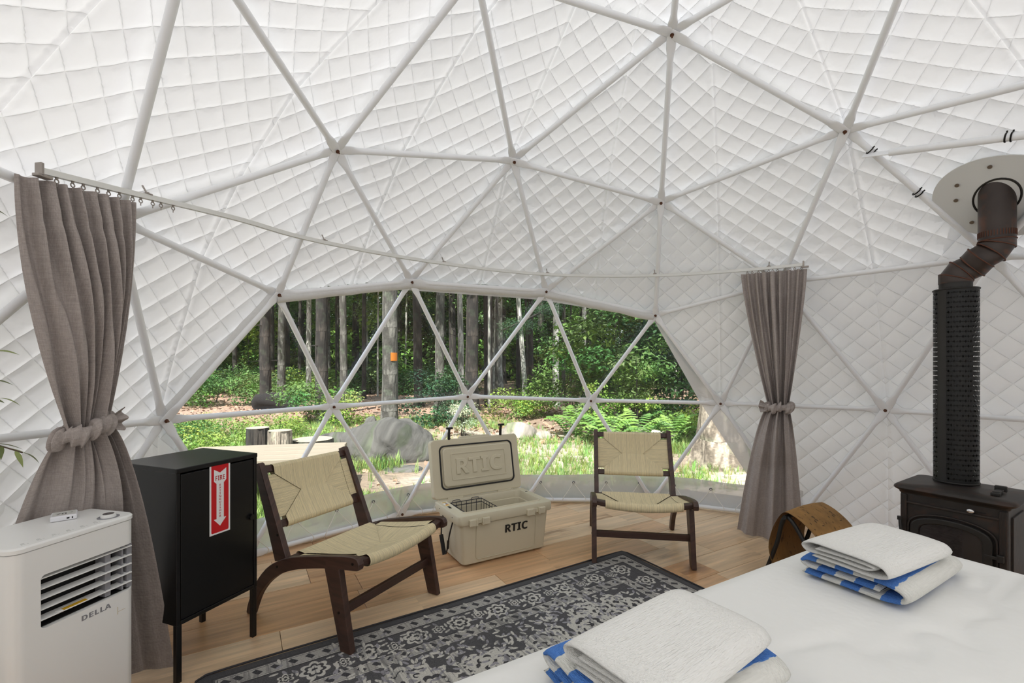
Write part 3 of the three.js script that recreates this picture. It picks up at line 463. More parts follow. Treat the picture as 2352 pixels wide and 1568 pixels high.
// ---------- black metal cabinet ----------
{
  const ux = [0.366, -0.931], vx = [-0.94, -0.342], n0 = [-2.185, -0.319], W = 0.383, D = 0.386, cx = n0[0] + ux[0] * W / 2 + vx[0] * D / 2, cz = n0[1] + ux[1] * W / 2 + vx[1] * D / 2;
  const t = thing('metal_cabinet', 'black metal cabinet on thin legs carrying a red fire extinguisher sign', 'cabinet', [cx, 0, cz], Math.atan2(0.931, 0.366));
  // local x along the door, local z out of the door
  M.cab = std({ color: 0x131314, roughness: 0.34, metalness: 0.25 });
  const w = W / 2 + 0.012, d = D / 2 + 0.012, y0 = 0.255, y1 = 0.95;
  part('carcass', [bx(0.018, y1 - y0, 2 * d, -w + 0.009, (y0 + y1) / 2, 0, 0.003), bx(0.018, y1 - y0, 2 * d, w - 0.009, (y0 + y1) / 2, 0, 0.003), bx(2 * w - 0.036, 0.018, 2 * d, 0, y0 + 0.009, 0, 0.002), bx(2 * w - 0.036, y1 - y0, 0.012, 0, (y0 + y1) / 2, -d + 0.006, 0.002)], M.cab, t);
  part('top_panel', bx(2 * w + 0.004, 0.022, 2 * d + 0.004, 0, y1 - 0.008, 0, 0.004), M.cab, t);
  const door = part('door', bx(2 * w - 0.042, y1 - y0 - 0.046, 0.016, 0, (y0 + y1) / 2 - 0.003, d - 0.01, 0.003), M.cab, t);
  part('knob', [cyl(0.006, 0.006, 0.014, 0, 0, 0, 12).rotateX(Math.PI / 2), cyl(0.012, 0.013, 0.012, 0, 0, 0.012, 18).rotateX(Math.PI / 2).translate(0, 0, 0)].map((g) => g.translate(w - 0.036, 0.64, d + 0.006)), M.cab, door);
  const sw = 0.104, sh = 0.345, sign = canvasTex(330, 1100, (c, W2, H2) => {
    c.fillStyle = '#ecebec'; c.fillRect(0, 0, W2, H2); c.fillStyle = '#c8131f'; const rr2 = (x, y, w2, h, r) => { c.beginPath(); c.moveTo(x + r, y); c.arcTo(x + w2, y, x + w2, y + h, r); c.arcTo(x + w2, y + h, x, y + h, r); c.arcTo(x, y + h, x, y, r); c.arcTo(x, y, x + w2, y, r); c.fill(); };
    rr2(26, 24, W2 - 52, H2 - 48, 22); c.fillStyle = '#ecebec'; c.beginPath(); [[68, 108], [165, 168], [266, 108], [266, 290], [226, 330], [226, 868], [266, 868], [165, 985], [64, 868], [108, 868], [108, 330], [68, 290]].forEach((p, i) => i ? c.lineTo(...p) : c.moveTo(...p)); c.fill();
    c.fillStyle = '#b3121d'; c.textAlign = 'center'; c.textBaseline = 'middle'; c.font = 'bold 92px sans-serif'; c.save(); c.translate(166, 248); c.scale(0.82, 1.12); c.fillText('FIRE', 0, 0); c.restore();
    c.font = 'bold 48px sans-serif'; [...'EXTINGUISHER'].forEach((l, i) => { c.save(); c.translate(166, 358 + i * 43.5); c.scale(1.1, 0.92); c.fillText(l, 0, 0); c.restore(); });
  });
  part('sign', new THREE.BoxGeometry(sw, sh, 0.0012).translate(0.0, 0.775, d - 0.0012), [std({ color: 0xe6e4e4, roughness: 0.4 }), std({ color: 0xe6e4e4 }), std({ color: 0xe6e4e4 }), std({ color: 0xe6e4e4 }), std({ map: sign, roughness: 0.35 }), std({ color: 0xe6e4e4 })], door, 'red and white sign with a down arrow reading FIRE EXTINGUISHER');
  for (const a of [-1, 1]) for (const b of [-1, 1]) part('leg', bx(0.024, y0 + 0.004, 0.024, a * (w - 0.013), y0 / 2, b * (d - 0.013), 0.003), M.cab, t);
}

// ---------- portable air conditioner ----------
const acTurn = Math.atan2(0.974, 0.226), acC = [-2.228 - 0.974 * 0.15, 0, 0.105 - 0.226 * 0.15];
{
  const t = thing('air_conditioner', 'white portable air conditioner with a louvred front, in front of the curtain', 'appliance', acC, acTurn);
  M.white = std({ color: 0xeeeeec, roughness: 0.38 }); M.grey = std({ color: 0x8b8b90, roughness: 0.5 }); M.void = std({ color: 0x0b0b0c, roughness: 0.8 });
  const hx = 0.195, hz = 0.15, Ht = 0.83, ev = new Evaluator(); ev.useGroups = false;
  const bodyG = ringLoft([[hx - 0.006, hz - 0.006, 0.034, 0.03], [hx, hz, 0.038, 0.045], [hx, hz, 0.038, 0.5], [hx, hz, 0.038, Ht - 0.022], [hx - 0.004, hz - 0.004, 0.038, Ht - 0.02]], true, true, 8);
  const A = new Brush(bodyG), cut = roundRect(0.303, 0.178, 0.014, 0.035, 0.628), B = new Brush(extr(cut, 0.12, 0).translate(0, 0, hz - 0.07)); A.updateMatrixWorld(); B.updateMatrixWorld();
  const cg = ev.evaluate(A, B, SUBTRACTION).geometry; cg.deleteAttribute('normal'); cg.deleteAttribute('uv');
  part('body', toCreasedNormals(mergeVertices(cg.index ? cg.toNonIndexed() : cg, 1e-5), 0.6), M.white, t);
  part('top_cover', ringLoft([[hx - 0.002, hz - 0.002, 0.038, Ht - 0.02], [hx + 0.003, hz + 0.003, 0.04, Ht - 0.018], [hx + 0.003, hz + 0.003, 0.04, Ht - 0.006], [hx - 0.002, hz - 0.002, 0.038, Ht]], true, true, 8), M.white, t);
  part('louver_recess', [bx(0.302, 0.177, 0.004, 0.035, 0.628, hz - 0.066, 0), bx(0.302, 0.002, 0.05, 0.035, 0.541, hz - 0.043, 0), bx(0.002, 0.177, 0.05, -0.1145, 0.628, hz - 0.043, 0)], M.void, t);
  part('louver_post', [bx(0.02, 0.168, 0.05, 0.1, 0.628, hz - 0.038, 0.002), bx(0.006, 0.168, 0.05, 0.152, 0.628, hz - 0.038, 0.001), bx(0.02, 0.168, 0.05, 0.178, 0.628, hz - 0.038, 0.002)], M.grey, t);
  for (let i = 0; i < 5; i++) { const m = part('louver', bx(0.296, 0.004, 0.034, 0, 0, 0, 0.0018), M.white, t); m.position.set(0.035, 0.706 - i * 0.0345, hz - 0.022); m.rotation.x = 0.12; if (i === 4) { const y = part('caution_label', bx(0.075, 0.001, 0.014, -0.045, 0.0025, 0.008, 0), std({ color: 0xd8a820, roughness: 0.5 }), m, 'yellow label strip on the lowest louvre'); part('louver_tab', bx(0.018, 0.006, 0.016, -0.092, 0.002, 0.01, 0.002), M.white, m); } }
  part('logo', text3d('DELLA', 0.018, 0.0008).scale(1.35, 1, 1).translate(0.052, 0.512, hz), std({ color: 0x85858a, roughness: 0.5 }), t, 'grey lettering reading DELLA');
  part('tape_residue', [bx(0.002, 0.028, 0.0004, 0.125, 0.478, hz, 0), bx(0.026, 0.0012, 0.0004, 0.14, 0.474, hz, 0)], std({ color: 0xc9b78c, roughness: 0.8 }), t);
  part('dial_well', cyl(0.034, 0.034, 0.0016, 0.128, Ht + 0.0004, hz - 0.05, 28), M.grey, t);
  const dial = part('dial', cyl(0.024, 0.023, 0.012, 0.128, Ht + 0.007, hz - 0.05, 28), M.white, t); part('dial_window', cyl(0.0175, 0.0175, 0.001, 0.128, Ht + 0.0132, hz - 0.05, 24), std({ color: 0x4d4a4c, roughness: 0.25 }), dial);
  const icon = []; for (let i = 0; i < 6; i++) { const x = 0.07 - i * 0.043; icon.push(new THREE.TorusGeometry(0.0042, 0.0004, 4, 14).rotateX(Math.PI / 2).translate(x, Ht + 0.0003, hz - 0.035)); for (let k = 0; k < 3; k++) icon.push(bx(0.005, 0.0004, 0.0008, x - 0.008 + k * 0.008, Ht + 0.0003, hz - 0.024, 0)); }
  part('panel_symbols', icon, std({ color: 0xb3b3b1, roughness: 0.6 }), t);
  part('side_grip', [extr(roundRect(0.05, 0.03, 0.008, 0, 0.6), 0.002, 0.0006).rotateY(-Math.PI / 2).translate(-hx + 0.0005, 0, 0.03)], M.grey, t);
  part('caster', [-1, 1].flatMap((a) => [-1, 1].map((b) => cyl(0.018, 0.018, 0.02, 0, 0, 0, 16).rotateZ(Math.PI / 2).translate(a * (hx - 0.04), 0.018, b * (hz - 0.04)))), M.black, t);
  // small thermometer lying on top
  const lx = 0.076, lz = -0.044, wx = acC[0] + Math.cos(acTurn) * lx + Math.sin(acTurn) * lz, wz = acC[2] - Math.sin(acTurn) * lx + Math.cos(acTurn) * lz;
  const th = thing('digital_thermometer', 'small square white digital thermometer lying on the air conditioner', 'thermometer', [wx, Ht + 0.0005, wz], acTurn - 0.62);
  part('case', bx(0.074, 0.02, 0.074, 0, 0.01, 0, 0.005), std({ color: 0xe9e9ee, roughness: 0.4 }), th);
  part('display', surf((u, v) => V3((u - 0.5) * 0.064, 0.0203, (v - 0.5) * 0.064), 1, 1), std({ roughness: 0.3, map: (() => { const q = canvasTex(256, 256, (c) => { c.fillStyle = '#d9dad6'; c.fillRect(0, 0, 256, 256); c.fillStyle = '#26282a'; c.font = 'bold 120px sans-serif'; c.textAlign = 'center'; c.textBaseline = 'middle'; c.fillText('70', 96, 150); c.font = 'bold 50px sans-serif'; c.fillText('°F', 205, 120); }); q.flipY = false; return q; })() }), th, 'display reading 70 °F');
  part('port', [bx(0.008, 0.006, 0.001, 0.012, 0.009, 0.037, 0.001), bx(0.004, 0.006, 0.001, 0.024, 0.009, 0.037, 0.001)], M.black, th);
}
// ---------- wood stove ----------
const stTurn = Math.atan2(-0.835, 0.55), stC = [1.92, 0, -0.958];
{
  const t = thing('wood_stove', 'dark brown cast iron wood stove with an arched glass door', 'stove', stC, stTurn);
  M.iron = std({ roughness: 0.5, metalness: 0.35, map: tex(256, 256, (u, v) => { const a = fbm(u * 6, v * 6, 4, 6), r = sstep(0.5, 0.75, fbm(u * 9 + 4, v * 9, 3)), s = 0.75 + 0.4 * a; return [(50 + 14 * r) * s, (45 + 4 * r) * s, (42 + 0 * r) * s]; }), bumpMap: tex(128, 128, (u, v) => fbm(u * 24, v * 24, 2, 24), false), bumpScale: 0.0006 });
  M.ironDark = std({ color: 0x262422, roughness: 0.5, metalness: 0.3 });
  M.sootGlass = phys({ roughness: 0.12, clearcoat: 0.6, map: tex(256, 256, (u, v) => { const a = fbm(u * 5, v * 22, 4), b = sstep(0.45, 0.8, fbm(u * 3 + 7, v * 4, 3)) * sstep(0.5, 0.95, u); return [30 + 40 * a * (0.4 + b), 25 + 24 * a * (0.4 + b * 0.8), 21 + 14 * a]; }) });
  const hx = 0.225, hz = 0.195, y0 = 0.14, y1 = 0.655;
  part('body', [bx(2 * hx, y1 - y0, 2 * hz, 0, (y0 + y1) / 2, 0, 0.008), bx(0.03, y1 - y0 - 0.02, 0.012, -hx + 0.018, (y0 + y1) / 2, hz + 0.004, 0.004), bx(0.03, y1 - y0 - 0.02, 0.012, hx - 0.018, (y0 + y1) / 2, hz + 0.004, 0.004), bx(2 * hx - 0.06, 0.014, 0.012, 0, 0.6, hz + 0.003, 0.004), bx(0.012, y1 - y0 - 0.1, 0.26, hx + 0.003, (y0 + y1) / 2, 0, 0.004), bx(0.012, y1 - y0 - 0.1, 0.26, -hx - 0.003, (y0 + y1) / 2, 0, 0.004)], M.iron, t);
  part('top_plate', ringLoft([[hx + 0.006, hz + 0.006, 0.02, 0.652], [hx + 0.012, hz + 0.012, 0.03, 0.664], [hx + 0.032, hz + 0.03, 0.05, 0.674], [hx + 0.036, hz + 0.034, 0.05, 0.682], [hx + 0.034, hz + 0.032, 0.05, 0.69], [hx + 0.022, hz + 0.02, 0.045, 0.7]], true, true, 4), M.iron, t);
  part('base_plate', bx(2 * hx + 0.05, 0.03, 2 * hz + 0.08, 0, 0.14, 0.02, 0.01), M.iron, t);
  const arch = (w, yb, ys, rise, k = 0, Sh = THREE.Shape) => { const s = new Sh(); s.moveTo(-w, yb); s.lineTo(w, yb); s.lineTo(w, ys); for (let i = 1; i <= 20; i++) { const a = i / 20 * Math.PI; s.lineTo(w * Math.cos(a) * (1 - 0.0 * k), ys + rise * Math.sin(a) ** 0.75); } return s; };
  const ds = arch(0.172, 0.19, 0.46, 0.085); ds.holes.push(arch(0.132, 0.23, 0.45, 0.062, 0, THREE.Path));
  const door = part('door', extr(ds, 0.02, 0.006).translate(0, 0, hz + 0.006), M.ironDark, t);
  const is = arch(0.19, 0.175, 0.462, 0.1); is.holes.push(arch(0.18, 0.185, 0.46, 0.092, 0, THREE.Path));
  part('door_surround', extr(is, 0.007, 0.003).translate(0, 0, hz + 0.004), M.iron, t);
  const gl = extr(arch(0.138, 0.225, 0.452, 0.066), 0.004).translate(0, 0, hz + 0.01); { const u = gl.attributes.uv, p = gl.attributes.position; for (let i = 0; i < u.count; i++) u.setXY(i, p.getX(i) / 0.28 + 0.5, (p.getY(i) - 0.22) / 0.3); }
  part('glass', gl, M.sootGlass, door, 'sooty dark glass pane');
  part('hinge', [bx(0.06, 0.018, 0.012, 0.17, 0.4, hz + 0.028, 0.004), bx(0.028, 0.038, 0.024, 0.2, 0.4, hz + 0.022, 0.004)], M.ironDark, door);
  part('latch_handle', [tube([V3(-0.19, 0.36, hz + 0.02), V3(-0.2, 0.4, hz + 0.045), V3(-0.208, 0.45, hz + 0.05), V3(-0.214, 0.5, hz + 0.042)], 0.009, 16, 8), cyl(0.013, 0.013, 0.02, -0.215, 0.505, hz + 0.042, 12)], M.black, door);
  part('air_slot', bx(0.07, 0.006, 0.003, 0.11, 0.62, hz + 0.011, 0.001), M.void, t);
  part('air_knob', new THREE.SphereGeometry(0.014, 16, 12).scale(1.2, 0.9, 0.7).translate(0.085, 0.62, hz + 0.02), std({ color: 0xd6d6d6, roughness: 0.2, metalness: 0.9 }), t, 'chrome air control knob');
  part('lid_lever', [bx(0.032, 0.016, 0.1, 0.158, 0.714, 0.03, 0.005), bx(0.05, 0.032, 0.024, 0.158, 0.722, -0.028, 0.005), bx(0.038, 0.018, 0.035, 0.158, 0.708, 0.08, 0.005)], M.ironDark, t);
  for (const a of [-1, 1]) for (const b of [-1, 1]) part('leg', tube([V3(a * (hx - 0.02), 0.13, b * (hz - 0.02)), V3(a * hx, 0.07, b * hz), V3(a * (hx + 0.008), 0.0, b * (hz + 0.008))], 0.018, 8, 8), M.iron, t);
}
// ---------- stove pipe ----------
{
  const fx = 1.985, fz = -1.06, gx = 2.1, gz = -0.93;
  const t = thing('stove_pipe', 'brown steel stove pipe with two elbows rising from the stove to the wall', 'stovepipe', [fx, 0.7, fz]);
  const o = V3(fx, 0.7, fz), P = (x, y, z) => V3(x, y, z).sub(o), R = 0.079;
  M.pipe = std({ roughness: 0.42, metalness: 0.35, map: tex(256, 256, (u, v) => { const a = fbm(u * 5, v * 5, 4, 5), r = sstep(0.52, 0.8, fbm(u * 8 + 2, v * 8, 3)), s = 0.8 + 0.35 * a; return [(58 + 24 * r) * s, (49 + 8 * r) * s, (45 + 2 * r) * s]; }) });
  M.rust = std({ color: 0x5a3626, roughness: 0.7, metalness: 0.2 });
  const lower = part('lower_pipe', cyl(R - 0.003, R - 0.003, 1.215, 0, 0.6075, 0, 32), M.ironDark, t);
  // elbow gores: straight pieces between tilted joints
  const path = [P(fx, 1.905, fz), P(fx, 1.935, fz), P(fx + 0.02, 1.975, fz + 0.017), P(fx + 0.055, 1.998, fz + 0.047), P(gx - 0.05, 2.04, gz - 0.043), P(gx - 0.018, 2.066, gz - 0.016), P(gx, 2.108, gz), P(gx, 2.135, gz)];
  const dirs = path.map((p, i) => path[Math.min(i + 1, path.length - 1)].clone().sub(path[Math.max(i - 1, 0)]).normalize()); dirs[0] = V3(0, 1, 0); dirs[dirs.length - 1] = V3(0, 1, 0);
  const seg = (a, b, i) => { const n = 32; return surf((u, v) => { const k = v ? 1 : 0, c = v ? b : a, d = b.clone().sub(a).normalize(), nd = v ? dirs[i + 1] : dirs[i], s = V3(1, 0, 0), w = s.clone().cross(d).normalize(); const an = u * Math.PI * 2, q = s.clone().multiplyScalar(R * Math.cos(an)).addScaledVector(w, R * Math.sin(an)); q.addScaledVector(d, -q.dot(nd) / d.dot(nd)); return q.add(c); }, n, 1, 1, 0.3, true); };
  for (let i = 0; i < path.length - 1; i++) part('elbow_section', seg(path[i], path[i + 1], i), M.pipe, t);
  for (let i = 1; i < path.length - 1; i++) { const g = new THREE.TorusGeometry(R + 0.001, 0.0034, 6, 40); const m = part('joint_bead', g, M.rust, t); m.position.copy(path[i]); m.quaternion.setFromUnitVectors(V3(0, 0, 1), dirs[i]); }
  part('upper_pipe', [cyl(R, R, 0.5, 0, 0, 0, 32).translate(gx - o.x, 2.38 - o.y, gz - o.z)], M.pipe, t);
  part('crimp_band', [...Array(40)].map((_, i) => { const a = i / 40 * Math.PI * 2; return bx(0.004, 0.032, 0.003, 0, 0, R + 0.0008, 0).rotateY(a).translate(gx - o.x, 2.165 - o.y, gz - o.z); }), M.rust, t);
  const b2 = part('joint_bead', new THREE.TorusGeometry(R + 0.001, 0.003, 6, 40).rotateX(Math.PI / 2), M.rust, t); b2.position.set(gx - o.x, 2.13 - o.y, gz - o.z);

  // perforated heat shield around the lower pipe
  const hs = thing('heat_shield', 'black perforated metal sleeve around the stove pipe above the stove', 'shield', [1.995, 0.706, -1.068]);
  const RS = 0.1035, HS = 1.165;
  const holes = canvasTex(512, 512, (c) => { c.fillStyle = '#fff'; c.fillRect(0, 0, 512, 512); c.fillStyle = '#000'; const n = 8, s = 512 / n, star = (x, y, r) => { for (const [X, Y] of [[x, y], [x + 512, y], [x, y + 512], [x - 512, y], [x, y - 512]]) { c.beginPath(); for (let k = 0; k < 16; k++) { const a = k / 16 * Math.PI * 2, q = r * (0.86 + 0.3 * Math.cos(4 * a)); k ? c.lineTo(X + q * Math.cos(a), Y + q * Math.sin(a)) : c.moveTo(X + q * Math.cos(a), Y + q * Math.sin(a)); } c.fill(); } }; for (let i = 0; i < n; i++) for (let j = 0; j < n; j++) { star((i + (j % 2) / 2) * s, j * s, s * 0.27); star((i + 0.5 + (j % 2) / 2) * s, j * s, s * 0.15); } });
  holes.wrapS = holes.wrapT = THREE.RepeatWrapping; holes.colorSpace = THREE.NoColorSpace;
  const PM = std({ color: 0x1b1b1b, roughness: 0.45, metalness: 0.4, alphaMap: holes, alphaTest: 0.5, side: THREE.DoubleSide });
  const ring = (a, y, r) => V3(r * Math.sin(a), y, r * Math.cos(a));
  part('perforated_sheet', surf((u, v) => ring(-1.2 + u * (Math.PI * 2 - 0.42), v * HS, RS), 56, 1, 3, 5), PM, hs);
  part('seam_strip', surf((u, v) => ring(-1.65 + u * 0.48, v * HS, RS + 0.0008), 10, 1), M.ironDark, hs);
  part('rim_ring', [0.004, HS - 0.004].map((y) => new THREE.TorusGeometry(RS, 0.005, 8, 48).rotateX(Math.PI / 2).translate(0, y, 0)), M.ironDark, hs);

  // flashing plate on the dome wall with its support bar and clamps
  const dir = V3(gx, 2.5, gz).sub(CEN).normalize(), tri = DOME.T[cast(dir.x, dir.y, dir.z)[1]].map((i) => DOME.nodes[i].p), n = tri[1].clone().sub(tri[0]).cross(tri[2].clone().sub(tri[0])).normalize(); if (n.dot(dir) > 0) n.negate();
  const p0 = tri[0].clone().addScaledVector(n, -0.012), onPlane = (x, z) => (n.dot(p0) - n.x * x - n.z * z) / n.y, yc = onPlane(gx, gz), c = V3(gx, yc, gz);
  const pl = thing('flue_plate', 'round white wall plate where the stove pipe passes through the dome', 'plate', c.toArray());
  const q = new THREE.Quaternion().setFromUnitVectors(V3(0, 0, 1), n), loc = (g) => g.applyQuaternion(q);
  const ps = new THREE.Shape(); ps.absellipse(0, 0, 0.31, 0.265, 0, Math.PI * 2); M.paint = std({ color: 0xd9dad8, roughness: 0.5 });
  part('disc', loc(extr(ps, 0.005, 0.001, 32).translate(0.02, 0.0, 0)), M.paint, pl);
  const e = new THREE.TorusGeometry(0.098, 0.006, 8, 40).scale(1, 1.25, 1); part('collar', loc(e.translate(0, 0, 0.004)), M.ironDark, pl);
  const scr = [[-0.19, 0.06], [-0.17, -0.04], [0.13, 0.16], [-0.08, 0.19], [0.2, -0.08], [-0.06, -0.18]].map(([x, y]) => loc(cyl(0.009, 0.011, 0.008, 0, 0, 0, 12).rotateX(Math.PI / 2).translate(x, y, 0.01)));
  scr.forEach((g) => part('screw', g, std({ color: 0x8d8378, roughness: 0.4, metalness: 0.8 }), pl));
  const E = HP.E, J = DOME.nodes[near(2.35, 2.09, -1.0)].p, at = (s) => E.clone().lerp(J, s);
  const tang = V3(0, 1, 0).cross(n).normalize(); if (tang.x < 0) tang.negate();
  const hor = V3(n.z, 0, -n.x).normalize(); if (hor.dot(V3(1, 0, 0.8)) < 0) hor.negate();
  { const dn = n.clone().cross(hor).normalize(); if (dn.y > 0) dn.negate(); hor.multiplyScalar(Math.cos(0.29)).addScaledVector(dn, Math.sin(0.29)); }
  const L = (v) => v.clone().sub(c);
  const s0 = at(0.175).addScaledVector(n, 0.035), s1 = s0.clone().addScaledVector(hor, 1.25).addScaledVector(V3(0, 1, 0), 0.0);
  const sb = thing('support_bar', 'white tube clamped across the dome frame above the round wall plate', 'bar', s0.toArray());
  const B = (v) => v.clone().sub(s0);
  part('bar', [bar(B(s0).addScaledVector(hor, -0.03), B(s0).addScaledVector(hor, 0.12), 0.045, 0.008, n), rod(B(s0).addScaledVector(hor, 0.11), B(s1), 0.021, 14)], M.tube, sb);
  const clampAt = (p, ax, par, off) => { const m = part('clamp', [-0.011, 0.011].flatMap((d) => [new THREE.TorusGeometry(0.0225, 0.004, 6, 20).translate(0, 0, d)]).concat([rod(V3(0, 0.02, -0.012), V3(0, 0.034, -0.012), 0.004), rod(V3(0, 0.02, 0.012), V3(0, 0.034, 0.012), 0.004)]), M.screw, par); m.position.copy(p).sub(off); m.quaternion.setFromUnitVectors(V3(0, 0, 1), ax); return m; };
  const ax = J.clone().sub(E).normalize();
  clampAt(at(0.175), ax, sb, s0); clampAt(at(0.5), ax, pl, c); clampAt(s0.clone().addScaledVector(hor, 0.62), hor, sb, s0);
}
// ---------- firewood carrier ----------
{
  const t = thing('firewood_carrier', 'brown waxed canvas log carrier on a black frame, beside the right curtain', 'log holder', [1.255, 0, -1.275], TH);
  M.canvas = std({ roughness: 0.8, side: THREE.DoubleSide, bumpMap: fabricBump, bumpScale: 0.0008, map: tex(256, 256, (u, v) => { const a = fbm(u * 5, v * 5, 4, 5), st = sstep(0.72, 0.78, fbm(u * 16 + 3, v * 9, 3)), s = (0.82 + 0.3 * a) * (1 - 0.45 * st); return [152 * s, 113 * s, 62 * s]; }) });
  const prof = (k) => { const P = [[-0.13, 0.1], [-0.165, 0.22], [-0.145, 0.34], [-0.1, 0.44], [-0.062, 0.478], [-0.02, 0.476], [0.05, 0.448], [0.13, 0.39], [0.2, 0.3], [0.24, 0.2], [0.25, 0.1]].map(([a, b]) => new THREE.Vector2(a, b)); return new THREE.SplineCurve(P).getPoint(k); };
  for (const off of [0, 0.004]) part(off ? 'lining' : 'canvas_sling', surf((u, v) => { const p = prof(v); return V3((u - 0.5) * 0.43 + 0.015 * Math.sin(v * 5), p.y * (1 - off) + 0.012 * Math.sin(u * 3.1) - 0.01, p.x * (1 - off * 2)); }, 20, 40, 2, 3), M.canvas, t);
  const r = 0.013;
  for (const s of [-1, 1]) part('side_frame', [tube([V3(s * 0.195, 0.012, -0.2), V3(s * 0.195, 0.24, -0.12), V3(s * 0.195, 0.44, -0.055), V3(s * 0.195, 0.24, 0.1), V3(s * 0.195, 0.012, 0.24)], r, 30, 10), rod(V3(s * 0.195, 0.012, -0.2), V3(s * 0.195, 0.012, 0.24), r, 10)], M.black, t);
  for (const [x, y, z] of [[0.22, 0.44, -0.055], [0.195, 0.012, 0.24], [0.195, 0.012, -0.2]]) part('cross_bar', rod(V3(-x, y, z), V3(x, y, z), r, 10), M.black, t);
}
// ---------- bed ----------
M.sheet = std({ color: 0xf1f1ee, roughness: 0.85, bumpMap: tex(256, 256, (u, v) => 0.7 * fbm(u * 4, v * 4, 3, 4) + 0.3 * fbm(u * 40, v * 40, 2, 40), false), bumpScale: 0.004 });
{
  const uc = -0.13, wc = 0.86, t = thing('bed', 'bed with a smooth white duvet and two stacks of folded towels', 'bed', room(uc, wc), TH);
  const hx = 1.2, hz = 0.803, P = [];
  const rad = (t2) => t2;
  const g = (() => {  // duvet: top with soft wrinkles, rounded shoulder, hanging sides
    const N = 90, K = 16, fn = (u, v) => { const a = u * 2 - 1, b = v * 2 - 1, k = 1.22; let x = a * k, z = b * k; const ox = Math.max(0, Math.abs(x) - 1), oz = Math.max(0, Math.abs(z) - 1), o = Math.max(ox, oz) / (k - 1), cx = clamp(x, -1, 1), cz = clamp(z, -1, 1); const drop = o, R = 0.075;
      let X = cx * (hx - R), Z = cz * (hz - R), y = 0.64; const dx = ox > 0 ? Math.sign(x) * (ox >= oz ? 1 : ox / oz) : 0, dz = oz > 0 ? Math.sign(z) * (oz >= ox ? 1 : oz / ox) : 0, l = Math.hypot(dx, dz) || 1;
      if (drop > 0) { const ang = Math.min(1, drop / 0.3) * Math.PI / 2, rr0 = R * Math.sin(ang); y -= R * (1 - Math.cos(ang)) + Math.max(0, drop - 0.3) / 0.7 * 0.5; const wob = 0.014 * Math.max(0, drop - 0.3) * Math.sin((X + Z) * 16 + 2 * vn(X * 5, Z * 5)); X += dx / l * (rr0 + wob); Z += dz / l * (rr0 + wob); }
      else { const wv = fbm(X * 1.6 + 5, Z * 1.6, 3) - 0.5, cr = Math.abs(fbm(X * 2.3 + Z * 1.2, Z * 3.1 + 3, 3) - 0.5); y += 0.012 * wv - 0.012 * Math.exp(-cr * cr / 0.0012) * sstep(0.35, 0.6, fbm(X * 1.5 + 9, Z * 1.5, 2)); y = Math.min(y, 0.646); }
      return V3(X, y, Z); };
    return surf(fn, 150, 110, 3, 2);
  })();
  part('duvet', g, M.sheet, t);
  part('mattress', bx(2 * hx - 0.12, 0.26, 2 * hz - 0.12, 0, 0.45, 0, 0.05, 4), M.sheet, t);
  part('bed_base', bx(2 * hx - 0.18, 0.26, 2 * hz - 0.18, 0, 0.18, 0, 0.01), std({ color: 0x4a3a2e, roughness: 0.7 }), t);
  for (const a of [-1, 1]) for (const b of [-1, 1]) part('leg', cyl(0.025, 0.03, 0.06, a * (hx - 0.2), 0.03, b * (hz - 0.2), 12), std({ color: 0x3a2d24, roughness: 0.7 }), t);
}
// ---------- folded towels ----------
const terry = tex(256, 256, (u, v, x, y) => 0.5 * h2(x, y) + 0.5 * vn(u * 90, v * 90, 90), false);
M.terry = std({ color: 0xf1f0ec, roughness: 1, bumpMap: terry, bumpScale: 0.0035 });
M.stripe = std({ roughness: 1, bumpMap: terry, bumpScale: 0.004, map: tex(1024, 64, (u, v, x, y) => { const n = (h2(x, y) - 0.5), k = ((u * 8 + 0.914 + 0.01 * Math.sin(v * 40) + n * 0.02) % 1) < 0.48; return k ? [78 + 30 * n, 128 + 30 * n, 204 + 24 * n] : [229 + 10 * n, 228 + 10 * n, 222 + 10 * n]; }) });
// sweeps a soft flat sheet (half thickness h, depth D along x) along a path in the (z, y) plane
function sheetSweep(path, h, D, unit, taper = 0) {
  const c = new THREE.CatmullRomCurve3(path.map(([z, y]) => V3(0, y, z)), false, 'centripetal'), n = path.length * 10, Lc = c.getLength(), pts = c.getSpacedPoints(n), m = 28;
  return surf((u, v) => {
    const i = Math.round(v * n), p = pts[i], q = pts[Math.min(n, i + 1)].clone().sub(pts[Math.max(0, i - 1)]).normalize(), nr = V3(0, q.z, -q.y), a = u * Math.PI * 2, ca = Math.cos(a), sa = Math.sin(a);
    const ex = Math.sign(ca) * Math.abs(ca) ** 0.35, ey = Math.sign(sa) * Math.abs(sa) ** 0.8, x = ex * (D / 2 - h) + Math.sign(ca) * h * Math.abs(ca) * 0.9 + 0.004 * (vn(v * 9, 4) - 0.5), hh = h * (1 + 0.12 * (vn(v * 14, u * 3) - 0.5)) * (v < 0.004 || v > 0.996 ? 0.2 : 1);
    return p.clone().add(V3(x, 0, 0)).addScaledVector(nr, ey * hh);
  }, m, n, 1, 1, true).applyMatrix4(new THREE.Matrix4()).clone().translate(0, 0, 0);
}
const stripeUV = (g, L, unit) => { const u = g.attributes.uv, x = g.attributes.uv; for (let i = 0; i < u.count; i++) { const a = u.getX(i), v = u.getY(i); u.setXY(i, v * L / unit, a * 2); } return g; };
